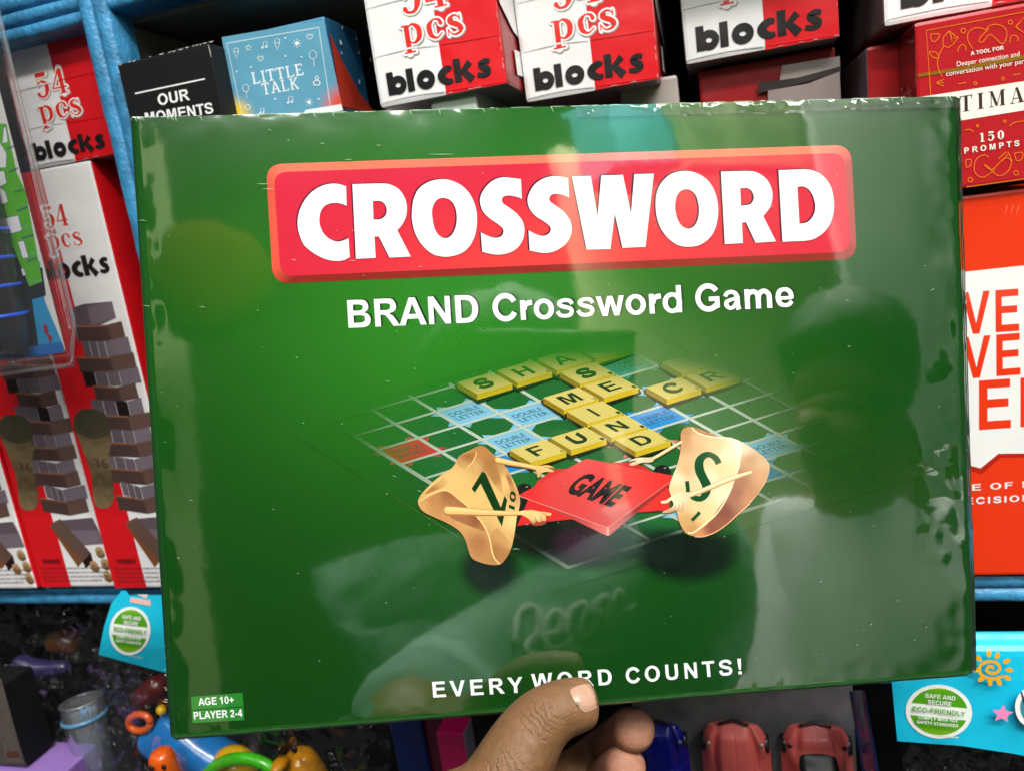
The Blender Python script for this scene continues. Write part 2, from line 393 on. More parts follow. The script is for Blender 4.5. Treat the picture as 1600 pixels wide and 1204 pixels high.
# plain bold grotesque lettering, cap height 1: polygons ('P', outline, holes), rings ('O', cx, cy, rx, ry, ix, iy), strokes
def _arc(cx, cy, rx, ry, a0, a1, w, n=16):
    return [(cx+rx*math.cos(math.radians(a0+(a1-a0)*i/n)), cy+ry*math.sin(math.radians(a0+(a1-a0)*i/n)), w) for i in range(n+1)]
def _bx(x0, y0, x1, y1): return ('P', [(x0, y0, 1), (x1, y0, 1), (x1, y1, 1), (x0, y1, 1)], [])
def _pg(*q): return ('P', [(a, b, 1) for a, b in q], [])
GROT = {
 ' ': (.39, []),
 'A': (1.0, [('P', [(a, b, 1) for a, b in ((0,0),(.39,1),(.62,1),(1.01,0),(.79,0),(.705,.23),(.30,.23),(.22,0))], [[(.37,.40,1),(.64,.40,1),(.503,.77,1)]])]),
 'B': (1.0, [('P', [(.10,0,1),(.10,1,1),(.55,1),(.78,.95),(.88,.75),(.82,.60),(.72,.535),(.86,.46),(.94,.28),(.88,.09),(.72,.01),(.55,0)], [[(.31,.83,1),(.52,.83),(.66,.79),(.67,.72),(.64,.64),(.52,.61),(.31,.61,1)],[(.31,.44,1),(.55,.44),(.70,.40),(.73,.30),(.68,.20),(.52,.17),(.31,.17,1)]])]),
 'C': (1.0, [_arc(.53,.5,.385,.425,28,332,.2)]),
 'D': (1.0, [('P', [(.10,0,1),(.10,1,1),(.48,1),(.72,.95),(.89,.76),(.945,.5),(.89,.24),(.72,.05),(.50,0)], [[(.31,.83,1),(.48,.825),(.64,.77),(.72,.62),(.725,.5),(.71,.36),(.64,.23),(.50,.17),(.31,.17,1)]])]),
 'E': (.93, [_pg((.10,0),(.10,1),(.86,1),(.86,.83),(.31,.83),(.31,.61),(.82,.61),(.82,.44),(.31,.44),(.31,.17),(.88,.17),(.88,0))]),
 'F': (.85, [_pg((.10,0),(.10,1),(.80,1),(.80,.83),(.31,.83),(.31,.59),(.73,.59),(.73,.42),(.31,.42),(.31,0))]),
 'G': (1.08, [_arc(.54,.5,.395,.425,34,318,.2), _pg((.56,.53),(.98,.53),(.98,.13),(.80,.06),(.79,.36),(.56,.36))]),
 'H': (1.0, [_pg((.10,0),(.10,1),(.31,1),(.31,.61),(.70,.61),(.70,1),(.91,1),(.91,0),(.70,0),(.70,.43),(.31,.43),(.31,0))]),
 'I': (.39, [_bx(.09,0,.30,1)]),
 'L': (.85, [_pg((.10,0),(.10,1),(.31,1),(.31,.17),(.82,.17),(.82,0))]),
 'M': (1.17, [_pg((.10,0),(.10,1),(.41,1),(.585,.32),(.76,1),(1.07,1),(1.07,0),(.88,0),(.88,.77),(.69,0),(.485,0),(.29,.77),(.29,0))]),
 'N': (1.0, [_pg((.10,0),(.10,1),(.31,1),(.72,.34),(.72,1),(.91,1),(.91,0),(.71,0),(.29,.65),(.29,0))]),
 'O': (1.08, [('O', .54,.5,.485,.515,.27,.345)]),
 'P': (.93, [('P', [(.10,0,1),(.10,1,1),(.5,1),(.74,.96),(.87,.70),(.76,.44),(.55,.37),(.31,.37,1),(.31,0,1)], [[(.31,.83,1),(.48,.83),(.63,.79),(.65,.69),(.60,.57),(.48,.54),(.31,.54,1)]])]),
 'R': (1.0, [('P', [(.10,0,1),(.10,1,1),(.58,1),(.80,.95),(.91,.73),(.85,.55),(.65,.455),(.78,.36),(1.02,0,1),(.77,0,1),(.58,.29),(.46,.41),(.31,.42,1),(.31,0,1)], [[(.31,.83,1),(.55,.83),(.68,.79),(.69,.71),(.66,.62),(.54,.585),(.31,.585,1)]])]),
 'S': (.93, [[(.80,.70,.19),(.71,.86,.19),(.47,.92,.18),(.22,.85,.19),(.17,.71,.2),(.26,.59,.19),(.50,.51,.19),(.72,.43,.19),(.79,.28,.2),(.71,.13,.19),(.48,.08,.18),(.22,.13,.19),(.12,.33,.19)]]),
 'T': (.85, [_pg((.03,1),(.83,1),(.83,.83),(.53,.83),(.53,0),(.32,0),(.32,.83),(.03,.83))]),
 'U': (1.0, [[(.20,1,.205),(.20,.7,.205),(.20,.36,.205),(.27,.15,.2),(.50,.085,.18),(.73,.15,.2),(.80,.36,.205),(.80,.7,.205),(.80,1,.205)]]),
 'V': (.93, [_pg((0,1),(.22,1),(.47,.25),(.71,1),(.93,1),(.575,0),(.355,0))]),
 'W': (1.32, [_pg((0,1),(.215,1),(.35,.32),(.53,1),(.785,1),(.965,.31),(1.10,1),(1.315,1),(1.085,0),(.86,0),(.657,.72),(.455,0),(.23,0))]),
 'Y': (.93, [_pg((0,1),(.24,1),(.47,.61),(.70,1),(.93,1),(.57,.42),(.57,0),(.36,0),(.36,.42))]),
 'a': (.78, [[(.12,.50,.15),(.20,.62,.16),(.38,.66,.15),(.53,.59,.17),(.58,.44,.19)], [(.585,.5,.19),(.585,.2,.19),(.60,.1,.19),(.63,0,.19)], [(.50,.405,.13),(.32,.37,.13),(.17,.30,.16),(.16,.17,.17),(.28,.07,.14),(.44,.12,.14),(.52,.27,.13)]]),
 'd': (.85, [('O', .415,.365,.37,.385,.175,.225), _bx(.575,0,.77,1)]),
 'e': (.78, [[(.14,.335,.13),(.68,.335,.13)], [(.655,.30,.18),(.645,.49,.18),(.54,.62,.17),(.39,.655,.15),(.23,.60,.18),(.155,.45,.19),(.155,.28,.19),(.23,.13,.18),(.40,.07,.15),(.56,.10,.16),(.67,.21,.16)]]),
 'm': (1.24, [_bx(.09,0,.285,.725), [(.19,.36,.19),(.23,.53,.19),(.36,.62,.18),(.49,.62,.18),(.595,.50,.19),(.61,.35,.195),(.61,0,.195)], [(.62,.36,.19),(.66,.53,.19),(.78,.62,.18),(.91,.62,.18),(1.03,.50,.19),(1.045,.35,.195),(1.045,0,.195)]]),
 'o': (.85, [('O', .43,.365,.385,.385,.185,.225)]),
 'r': (.55, [_bx(.09,0,.285,.725), [(.24,.38,.17),(.28,.52,.17),(.38,.61,.19),(.55,.63,.19)]]),
 's': (.78, [[(.66,.50,.15),(.57,.62,.15),(.38,.655,.14),(.21,.60,.15),(.17,.52,.16),(.26,.44,.155),(.42,.39,.155),(.58,.33,.155),(.63,.22,.16),(.55,.11,.15),(.37,.075,.14),(.18,.12,.15),(.09,.25,.15)]]),
 'w': (1.07, [_pg((0,.725),(.195,.725),(.31,.28),(.44,.725),(.64,.725),(.76,.28),(.875,.725),(1.07,.725),(.855,0),(.665,0),(.54,.46),(.415,0),(.225,0))]),
 '0': (.78, [('O', .39,.5,.345,.515,.15,.345)]),
 '1': (.78, [_pg((.53,0),(.33,0),(.33,.74),(.09,.60),(.09,.78),(.37,1),(.53,1))]),
 '2': (.78, [[(.14,.69,.18),(.20,.85,.18),(.38,.92,.17),(.57,.84,.18),(.59,.67,.19),(.48,.48,.19),(.28,.28,.19),(.17,.10,.19)], _bx(.06,0,.71,.17)]),
 '4': (.78, [('P', [(a, b, 1) for a, b in ((.44,0),(.44,.20),(.03,.20),(.03,.37),(.47,1),(.63,1),(.63,.37),(.76,.37),(.76,.20),(.63,.20),(.63,0))], [[(.44,.37,1),(.44,.72,1),(.21,.37,1)]])]),
 '+': (.82, [_bx(.05,.38,.77,.55), _bx(.325,.11,.495,.38), _bx(.325,.55,.495,.82)]),
 '-': (.47, [_bx(.05,.27,.42,.45)]),
 '!': (.46, [_pg((.12,1),(.34,1),(.34,.7),(.29,.28),(.17,.28),(.12,.7)), _bx(.12,0,.34,.19)]),
}
def grot(p, s, A, B, cap, col, up=None, gap=0.0):
    tot = sum(GROT[c][0]+gap for c in s)-gap-.1
    dx, dy = B[0]-A[0], B[1]-A[1]; m = math.hypot(dx, dy)
    if up is None: up = (dy/m*cap, -dx/m*cap)
    sx = m/tot; k = (sx+math.hypot(*up))/2; x = -.06
    def mp(gx, gy): return (A[0]+dx/m*sx*(x+gx)+up[0]*gy, A[1]+dy/m*sx*(x+gx)+up[1]*gy)
    mq = lambda L: [mp(q[0], q[1])+tuple(q[2:]) for q in L]
    for c in s:
        for st in GROT[c][1]:
            if isinstance(st, tuple) and st[0] == 'P': p.poly(mq(st[1]), col, [mq(h) for h in st[2]], n=4)
            elif isinstance(st, tuple):
                _, cx, cy, rx, ry, ix, iy = st; n = 28
                o_ = [mp(cx+rx*math.cos(2*math.pi*i/n), cy+ry*math.sin(2*math.pi*i/n)) for i in range(n)]
                i_ = [mp(cx+ix*math.cos(2*math.pi*i/n), cy+iy*math.sin(2*math.pi*i/n)) for i in range(n)]
                p.raw(o_+i_, [(i, (i+1) % n, n+(i+1) % n, n+i) for i in range(n)], col)
            else: p.stroke([mp(a[0], a[1])+(a[2]*k,) for a in st], 0, col, smooth=len(st) > 2, n=4)
        x += GROT[c][0]+gap

# ================================================================== the game box
GS = 0.34/0.37
G_TL = c2w((-0.16212748*GS, -0.11313737*GS, 0.32479629*GS))
G_X = c2w((0.99628032, -0.05102709, 0.06943886)).normalized()
G_D = c2w((0.04907126, 0.99827492, 0.03223652)).normalized()
G_N = G_D.cross(G_X).normalized()
if G_N.dot(G_TL) > 0: G_N = -G_N                    # towards the camera
G_W, G_H, G_T = 0.34, 0.2469, 0.042
G_C = G_TL.dot(G_N)
def sst(a, b, x):
    t = max(0, min(1, (x-a)/(b-a))); return t*t*(3-2*t)
def g_disp(u, v):
    """the lid is not quite flat near its edges, where the film pulls and the card is bruised"""
    e = max(sst(.93, .985, u), sst(.945, .985, v)*.6, sst(.040, .010, v)*.18, sst(.03, .008, u)*.5)
    q = G_TL+G_X*(u*G_W)+G_D*(v*G_H)
    d = 0.0
    if e > 0:
        d += e*0.00055*(noise.noise(q*55)-.2)+e*0.00025*noise.noise(q*170)
    k = sst(.905, .94, u)*sst(.50, .62, v)*sst(.86, .74, v)
    if k > 0: d += k*0.00022*noise.noise(q*120+Vector((3, 1, 2)))+k*.00018*noise.noise(q*330)+k*.0009*abs(noise.noise(Vector((q.x*70, q.y*70, q.z*22))))
    d -= 0.0030*sst(.985, 1.0, u)+0.0022*sst(.992, 1.0, v)+0.0018*sst(.006, 0, u)
    return d
def G(px, py, h=0.0, disp=True):
    r = ray(px, py); q = r*(G_C/r.dot(G_N))
    if disp:
        w = q-G_TL; u = w.dot(G_X)/G_W; v = w.dot(G_D)/G_H
        h += g_disp(u, v)
    return q+G_N*h
def Gflat(px, py, h=0.0): return G(px, py, h, False)

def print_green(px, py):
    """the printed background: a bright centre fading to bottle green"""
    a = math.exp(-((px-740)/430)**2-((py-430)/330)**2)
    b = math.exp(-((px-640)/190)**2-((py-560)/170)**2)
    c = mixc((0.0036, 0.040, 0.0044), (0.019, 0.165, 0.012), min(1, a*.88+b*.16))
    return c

game = empty('board_game_box', G_TL+G_X*G_W*.5+G_D*G_H-G_N*G_T*.5,
    'large green shrink-wrapped crossword board game box held up by a hand', 'board game')
# lid: displaced front plus side walls
nu, nv = 170, 130
us = sorted(set([i/nu for i in range(nu+1)]+[.9875, .991, .9945, .997, .002, .004]))
vs_ = sorted(set([i/nv for i in range(nv+1)]+[.9945, .9965, .9985, .0015, .003, .0045]))
V, FC, CC = [], [], []
fpx = lambda q: ((lambda c: (800+F*c[0]/c[2], 602+F*c[1]/c[2]))((q.dot(c2w((1, 0, 0))), q.dot(c2w((0, 1, 0))), q.dot(c2w((0, 0, 1))))))
for v in vs_:
    for u in us:
        q0 = G_TL+G_X*(u*G_W)+G_D*(v*G_H)
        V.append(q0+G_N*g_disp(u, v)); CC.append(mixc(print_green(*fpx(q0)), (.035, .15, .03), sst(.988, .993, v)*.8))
nU = len(us)
for j in range(len(vs_)-1):
    for i in range(nU-1):
        a = j*nU+i; FC.append((a, a+1, a+nU+1, a+nU))
def rim(idx):
    b = len(V); m_ = len(idx)
    for k in idx: V.append(V[k].copy()); CC.append((0.006, 0.06, 0.006))
    for k in idx: V.append(V[k]-G_N*G_T); CC.append((0.006, 0.06, 0.006))
    for k in range(m_-1): FC.append((b+k, b+k+1, b+m_+k+1, b+m_+k))
top = list(range(nU)); bot = [(len(vs_)-1)*nU+i for i in range(nU)]
lef = [j*nU for j in range(len(vs_))]; rig = [j*nU+nU-1 for j in range(len(vs_))]
for e_ in (top, bot, lef, rig): rim(e_)
b0 = len(V)
for (u, v) in ((0, 0), (1, 0), (1, 1), (0, 1)):
    V.append(G_TL+G_X*(u*G_W)+G_D*(v*G_H)-G_N*(G_T-.0005)); CC.append((0.006, 0.06, 0.006))
FC.append((b0, b0+1, b0+2, b0+3))
me = mesh_from('lid', V, FC); set_colors(me, CC)
lid = link('lid', me, M['game'], game, smooth=True)

# ---- red title banner with its printed bevel
def round_quad(c, r):
    out = []
    for i in range(4):
        p0, p1, p2 = Vector(c[i-1]), Vector(c[i]), Vector(c[(i+1) % 4])
        a = (p0-p1).normalized(); b = (p2-p1).normalized()
        for k in range(9):
            t = k/8
            q = (p1+a*r)*(1-t)**2+p1*2*t*(1-t)+(p1+b*r)*t*t
            out.append((q.x, q.y))
    return out
def inset(c, l, t, r, b):
    (x0, y0), (x1, y1), (x2, y2), (x3, y3) = c
    return [(x0+l, y0+t), (x1-r, y1+t), (x2-r, y2-b), (x3+l, y3-b)]
p = Paint(Gflat, 0.00006)
BQ = [(415.5, 257), (1329.5, 226.5), (1339, 405), (426.5, 443.5)]
outer = round_quad(BQ, 27); inner = round_quad(inset(BQ, 12, 12.5, 10, 11.5), 22)
n_ = len(outer)
cT, cL, cR, cB = rgb(232, 112, 88, .9), rgb(216, 80, 62, .9), rgb(165, 62, 60, .9), rgb(132, 34, 28, .9)
def bev(i):
    k = i % 36                                                   # 0-8 TL, 9-17 TR, 18-26 BR, 27-35 BL
    t = (k % 9)/8
    seq = [(cL, cT), (cT, cR), (cR, cB), (cB, cL)][k//9]
    return mixc(seq[0], seq[1], t)
pts = outer+inner; cols = [bev(i) for i in range(n_)]*2
p.raw(pts, [(i, (i+1) % n_, n_+(i+1) % n_, n_+i) for i in range(n_)], cols)
def ban(x, y):
    return mixc(rgb(206, 34, 62, .82), rgb(222, 62, 58, .84), math.exp(-((x-860)/260)**2)*sst(240, 430, y))
p.poly(inner, ban, step=14, sm=False)
banner = p.build('title_banner', M['game'], game)

# ---- CROSSWORD: outlines traced from the lid
c1 = lambda L: Zm(400, 220, .15, L); c2_ = lambda L: Zm(620, 240, .15, L); c3 = lambda L: Zm(820, 240, .15, L)
c4 = lambda L: Zm(1000, 230, .15, L); c5 = lambda L: Zm(1160, 220, .15, L)
LET = [
 (c1([(940,478,1),(870,456),(790,450),(690,472),(590,530),(510,620),(455,730),(435,840),(445,950),(490,1070),(545,1130),(617,1182),(717,1232),(817,1253),(908,1248),(978,1215,1),(965,1018,1),(900,1045),(835,1052),(760,1020),(700,960),(665,870),(665,780),(695,705),(755,662),(830,650),(900,662),(945,680,1)]), []),
 (c1([(1005,455,1),(1300,448),(1400,460),(1490,510),(1550,600),(1573,700),(1560,800),(1520,880),(1472,935,1),(1612,1208,1),(1392,1220,1),(1280,1000,1),(1235,1000,1),(1247,1223,1),(1042,1232,1)]), [c1([(1218,632,1),(1290,630),(1340,660),(1362,720),(1350,780),(1300,818),(1225,825,1)])]),
 (c2_([(157,620),(175,480),(230,370),(330,300),(450,272),(560,282),(680,340),(770,440),(825,580),(835,700),(820,830),(770,950),(690,1030),(580,1070),(470,1075),(360,1040),(260,950),(190,830),(160,700)]), [c2_([(368,640),(375,560),(405,500),(450,470),(510,468),(570,500),(610,570),(625,660),(615,760),(580,840),(530,880),(480,880),(430,845),(390,770)])]),
 (c2_([(1292,270,1),(1200,258),(1100,252),(1000,285),(920,360),(875,440),(868,520),(900,610),(970,680),(1050,735),(1100,780),(1110,825),(1085,865),(1030,880),(960,865),(875,825,1),(890,1025,1),(980,1048),(1070,1055),(1170,1035),(1260,980),(1315,890),(1328,790),(1305,700),(1240,620),(1160,560),(1105,520),(1093,480),(1115,450),(1170,440),(1240,452),(1302,475,1)]), []),
 (c3([(448,258,1),(360,242),(270,242),(170,275),(90,340),(40,430),(28,500),(55,590),(120,660),(200,710),(255,755),(270,800),(245,840),(190,860),(120,845),(38,805,1),(50,1012,1),(130,1030),(220,1038),(320,1015),(420,950),(475,860),(487,770),(465,690),(400,605),(320,545),(265,505),(253,470),(275,435),(330,422),(400,435),(462,460,1)]), []),
 (c3([(490,242,1),(685,235,1),(757,660,1),(795,232,1),(1020,225,1),(1105,635,1),(1138,218,1),(1342,212,1),(1255,975,1),(1015,985,1),(935,625,1),(890,998,1),(642,1002,1)]), []),
 (c4([(160,600),(175,470),(225,370),(310,290),(420,255),(520,255),(630,295),(720,370),(780,480),(808,600),(808,720),(780,850),(720,950),(620,1020),(510,1040),(400,1025),(300,960),(220,860),(175,740)]), [c4([(362,620),(375,530),(410,470),(460,445),(520,450),(575,500),(605,590),(612,680),(595,770),(555,830),(500,852),(440,830),(395,770),(370,690)])]),
 (c4([(840,258,1),(1130,252),(1230,275),(1320,345),(1368,440),(1375,530),(1350,630),(1280,722,1),(1412,985,1),(1200,998,1),(1100,785,1),(1058,790,1),(1068,1002,1),(880,1012,1)]), [c4([(1040,432,1),(1110,430),(1155,455),(1180,510),(1175,560),(1140,600),(1048,614,1)])]),
 (c5([(372,310,1),(660,302),(760,325),(850,385),(915,480),(945,600),(948,720),(920,840),(860,940),(770,1010),(670,1042),(413,1055,1)]), [c5([(568,485,1),(630,480),(690,515),(735,590),(755,690),(740,770),(700,830),(650,860),(590,866,1)])]),
]
WHITE = (0.70, 0.705, 0.74)
p = Paint(Gflat, 0.00012)
sh = lambda L, dx, dy: [(q[0]+dx, q[1]+dy)+tuple(q[2:]) for q in L]
for k in (1, .5):
    for o_, hs in LET: p.poly(sh(o_, -2.4*k, -1.6*k), rgb(92, 16, 44) if k == 1 else rgb(70, 10, 36), [sh(h, -2.4*k, -1.6*k) for h in hs])
for o_, hs in LET: p.poly(o_, WHITE, hs)
p.build('title_lettering', M['game'], banner)

# ---- subtitle, slogan, panels
p = Paint(Gflat, 0.00006, 0.000004)
for s_, A_, B_, up in (('BRAND', (543, 512.5), (749, 503.5), (-2.6, -43)), ('Crossword', (771.5, 502.5), (1067.5, 488), (-2.6, -42.5)), ('Game', (1088, 487.5), (1240, 479.5), (-2.6, -42.5))):
    for dx, dy, cc in ((2.6, -1.4, (.004, .018, .004)), (1.4, -.8, (.006, .022, .006)), (0, 0, WHITE)):
        grot(p, s_, (A_[0]+dx, A_[1]+dy), (B_[0]+dx, B_[1]+dy), 43, cc, up=up)
p.build('subtitle_lettering', M['game'], game)
p = Paint(Gflat, 0.00006, 0.000004)
for s_, A_, B_ in (('EVERY', (676, 1089), (817, 1081)), ('WORD', (833, 1076.5), (957, 1068.5)), ('COUNTS!', (979, 1067), (1161, 1052))):
    for dx, dy, cc in ((1.2, .9, (.005, .03, .006)), (0, 0, WHITE)):
        grot(p, s_, (A_[0]+dx, A_[1]+dy), (B_[0]+dx, B_[1]+dy), 24.5, cc, up=(-2, -24.5), gap=.22)
p.build('slogan_lettering', M['game'], game)
for nm, q, s_, A_, B_ in (('age_panel', [(298.5,1087.5),(379,1081.5),(380.5,1102.5),(299.5,1108)], 'AGE 10+', (311,1101.5), (366,1097.5)),
                         ('player_panel', [(299.6,1109.4),(380.6,1103.9),(381.5,1124),(301,1128.6)], 'PLAYER 2-4', (303,1123), (379,1118.3))):
    p = Paint(Gflat, 0.00008)
    p.quad(*q, rgb(38, 122, 44, .9)); grot(p, s_, A_, B_, 11, WHITE, up=(-1, -11.5))
    p.build(nm, M['game'], game)

# ---- the printed board picture
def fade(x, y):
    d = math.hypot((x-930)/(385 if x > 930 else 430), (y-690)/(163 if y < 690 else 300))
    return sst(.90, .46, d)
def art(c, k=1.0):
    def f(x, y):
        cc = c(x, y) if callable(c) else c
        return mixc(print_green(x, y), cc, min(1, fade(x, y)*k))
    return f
HG = ((67.3556879, 33.2846044, 625.492779), (-16.2943521, 18.8138630, 724.857700), (4.44542722e-3, -4.65950739e-3, 1.0))
def gp(i, j, lift=0.0):
    w = HG[2][0]*i+HG[2][1]*j+HG[2][2]
    return ((HG[0][0]*i+HG[0][1]*j+HG[0][2])/w, (HG[1][0]*i+HG[1][1]*j+HG[1][2])/w-lift)
p = Paint(Gflat, 0.00003, 0.000001)
BG = rgb(30, 98, 46, .8)
p.poly([gp(-.95, 7.9), gp(-.95, -3.5), gp(9, -3.5), gp(9, 7.9)], art(rgb(26, 82, 40, .8), .75), step=22, sm=False)
p.poly([gp(0, 7), gp(0, -3.4), gp(9, -3.4), gp(9, 7)], art(BG), step=18, sm=False)
p.poly([gp(0, 7), gp(9, 7), gp(9, 7.85), gp(0, 7.85)], art(rgb(58, 112, 62, .7), .8), step=16, sm=False)
def cell_quad(i, j, m=0.04): return [gp(i+m, j+m), gp(i+1-m, j+m), gp(i+1-m, j+1-m), gp(i+m, j+1-m)]
def special(i, j, c, l1=None, l2=None):
    for (a, b, e, f, g, h) in ((.12, -.22, .06, .02, .40, .02), (.88, -.22, .60, .02, .94, .02), (.12, 1.22, .06, .98, .40, .98), (.88, 1.22, .60, .98, .94, .98),
                               (-.2, .12, .02, .06, .02, .40), (-.2, .88, .02, .60, .02, .94), (1.2, .12, .98, .06, .98, .40), (1.2, .88, .98, .60, .98, .94)):
        p.poly([gp(i+a, j+b), gp(i+e, j+f), gp(i+g, j+h)], art(c), step=9, sm=False)
    p.poly(cell_quad(i, j, .0), art(c), step=9, sm=False)
    if l1:
        for s_, v in ((l1, .46), (l2, .74)):
            a, b = gp(i+.14, j+v), gp(i+.84, j+v); u0 = gp(i+.14, j+v-.2)
            p.text(s_, a, b, 5, art(rgb(38, 72, 84)), bold=.005, up=(u0[0]-a[0], u0[1]-a[1]))
LB, TB, PK, RD = rgb(118, 178, 205, .85), rgb(32, 132, 196, .85), rgb(205, 130, 105, .8), rgb(196, 34, 46, .85)
special(4, 2, PK); special(0, -1, RD, 'TRIPLE', 'WORD')
special(6, -2, rgb(70, 150, 130, .8), 'DOUBLE', 'LETTER'); special(1, 1, TB)
special(2, -2, LB, 'DOUBLE', 'LETTER'); special(3, -1, LB, 'DOUBLE', 'LETTER'); special(2, 0, LB, 'DOUBLE', 'LETTER')
special(5, 1, TB, 'TRIPLE', 'LETTER'); special(6, 4, LB, 'DOUBLE', 'LETTER'); special(5, 5, TB); special(3, 6, LB)
special(6, 0, LB)
LN = art(rgb(182, 196, 182, .78))
def gline(a, b, w, col=LN):
    n = 14; pts = []
    for k in range(n+1):
        t = k/n; q = gp(a[0]+(b[0]-a[0])*t, a[1]+(b[1]-a[1])*t); pts.append((q[0], q[1], w))
    p.stroke(pts, w, col, smooth=False)
for i in range(0, 9): gline((i, -3.2), (i, 7), 4.6)
for j in range(-3, 8): gline((0, j), (9, j), 3.4)
gline((0, -3), (0, 7), 6); gline((0, 7), (9, 7), 5)
gline((-.95, -3), (-.95, 7.9), 1.6, art(rgb(120, 140, 70, .6))); gline((-.95, 7.88), (9, 7.88), 2.6, art(rgb(8, 34, 12)))
picture = p.build('board_picture', M['game'], game)

# soft printed shadows under the figures
p2 = Paint(Gflat, 0.00052, 0.000003)
def blob(cx, cy, rx, ry, c, k=.95, rot=0.0):
    ca, sa = math.cos(rot), math.sin(rot)
    def col(x, y):
        dx, dy = x-cx, y-cy; a, b = (dx*ca+dy*sa)/rx, (-dx*sa+dy*ca)/ry
        return tuple(c)+(k*sst(1.0, .35, math.hypot(a, b)),)
    pts = [(cx+rx*math.cos(t)*ca-ry*math.sin(t)*sa, cy+rx*math.cos(t)*sa+ry*math.sin(t)*ca) for t in [i*math.pi/12 for i in range(24)]]
    p2.poly(pts, col, step=8, sm=False)
DK = (.004, .009, .006)
blob(1082, 866, 90, 50, DK, .95, -.1); blob(1040, 858, 60, 44, DK, .9); blob(766, 886, 56, 52, DK, .95)
blob(905, 838, 150, 62, DK, .93, .1); blob(830, 830, 50, 46, DK, .8); blob(910, 850, 62, 40, rgb(60, 30, 55), .5)
p2.build('printed_shadow', M['gameshade'], picture)

# letter tiles on the board
p = Paint(Gflat, 0.00058, 0.000001)
TY, TS, TS2, INK = rgb(210, 194, 108, .76), rgb(200, 172, 34, .78), rgb(138, 116, 30, .78), rgb(28, 52, 26)
def tile(i, j, ch, num=''):
    m = .06
    q = [gp(i+m, j+m, 6), gp(i+1-m, j+m, 6), gp(i+1-m, j+1-m, 6), gp(i+m, j+1-m, 6)]
    dn = lambda a, k=8.5: (a[0], a[1]+k)
    dark = art((.008, .016, .008))
    p.poly([(q[0][0]-4, q[0][1]+4), (q[0][0]-2, q[0][1]+9), (q[3][0]+1, q[3][1]+14), (q[2][0]+5, q[2][1]+9), q[2], q[1]], dark, step=10, sm=False)
    p.poly([q[0], q[3], dn(q[3]), dn(q[0])], art(TS2), step=8, sm=False)
    p.poly([q[3], q[2], dn(q[2]), dn(q[3])], art(TS), step=8, sm=False)
    # which edge faces the viewer: left-bottom (3-2) darker, right-bottom (2-1) bright
    p.poly(q, art(TY), step=9, sm=False)
    if ch:
        w = GROT[ch][0]*.40*(.45 if ch == 'I' else 1)
        a, b = gp(i+.48-w/2, j+.74, 6), gp(i+.48+w/2, j+.74, 6); u0 = gp(i+.48-w/2, j+.22, 6)
        if ch == 'I': p.quad(a, b, gp(i+.48+w/2, j+.22, 6), u0, art(INK))
        else: grot(p, ch, a, b, 5, art(INK), up=(u0[0]-a[0], u0[1]-a[1]))
    if num:
        a, b = gp(i+.84, j+.92, 6), gp(i+.92, j+.92, 6); u0 = gp(i+.84, j+.78, 6)
        p.text(num, a, b, 3, art(INK), up=(u0[0]-a[0], u0[1]-a[1]))
for t in ((6, -3, '', ''), (5, -3, 'A', ''), (4, -3, 'H', '4'), (3, -3, 'S', ''), (7, -1, '', ''), (5, -2, 'S', '1'), (5, -1, 'E', '1'), (7, 0, 'R', ''), (6, 0, 'C', '3'),
          (4, -1, 'M', '3'), (4, 0, 'I', '1'), (4, 1, 'N', '1'), (3, 1, 'U', '1'), (4, 2, 'D', '2'), (2, 1, 'F', '4')):
    tile(*t)
p.build('picture_tiles', M['game'], picture)

# the two curled tiles pulling a red tile between them
p = Paint(Gflat, 0.00074, 0.0000015)
z6 = lambda L: Zm(640, 640, .15, L); z7 = lambda L: Zm(640, 740, .15, L); z8 = lambda L: Zm(1020, 640, .15, L)
z9 = lambda L: Zm(1020, 720, .15, L); z10 = lambda L: Zm(780, 700, .175, L); z4 = lambda L: Zm(880, 530, .175, L)
def idw(ctrl):
    def f(x, y):
        s = 0; c = [0, 0, 0]
        for cx, cy, cc in ctrl:
            w = 1/((x-cx)**2+(y-cy)**2+4)**1.3; s += w
            for k in range(3): c[k] += w*cc[k]
        return tuple(v/s for v in c)
    return f
def ctl(x0, y0, s, L, k=.86): return [(x0+a*s, y0+b*s, rgb(*c, k)) for a, b, c in L]
BLK = (.008, .010, .009)
def ball(x, y, r, ry=None):
    p.disc(x, y, r, BLK, ry); p.disc(x+r*.3, y-r*.5, r*.16, rgb(120, 115, 105), r*.08, rot=-.3)
ball(819, 766, 13.5, 12); ball(1034, 737, 14, 12)
p.poly(z10([(170,440,1),(262,470,1),(165,680,1),(150,640)]), BLK)
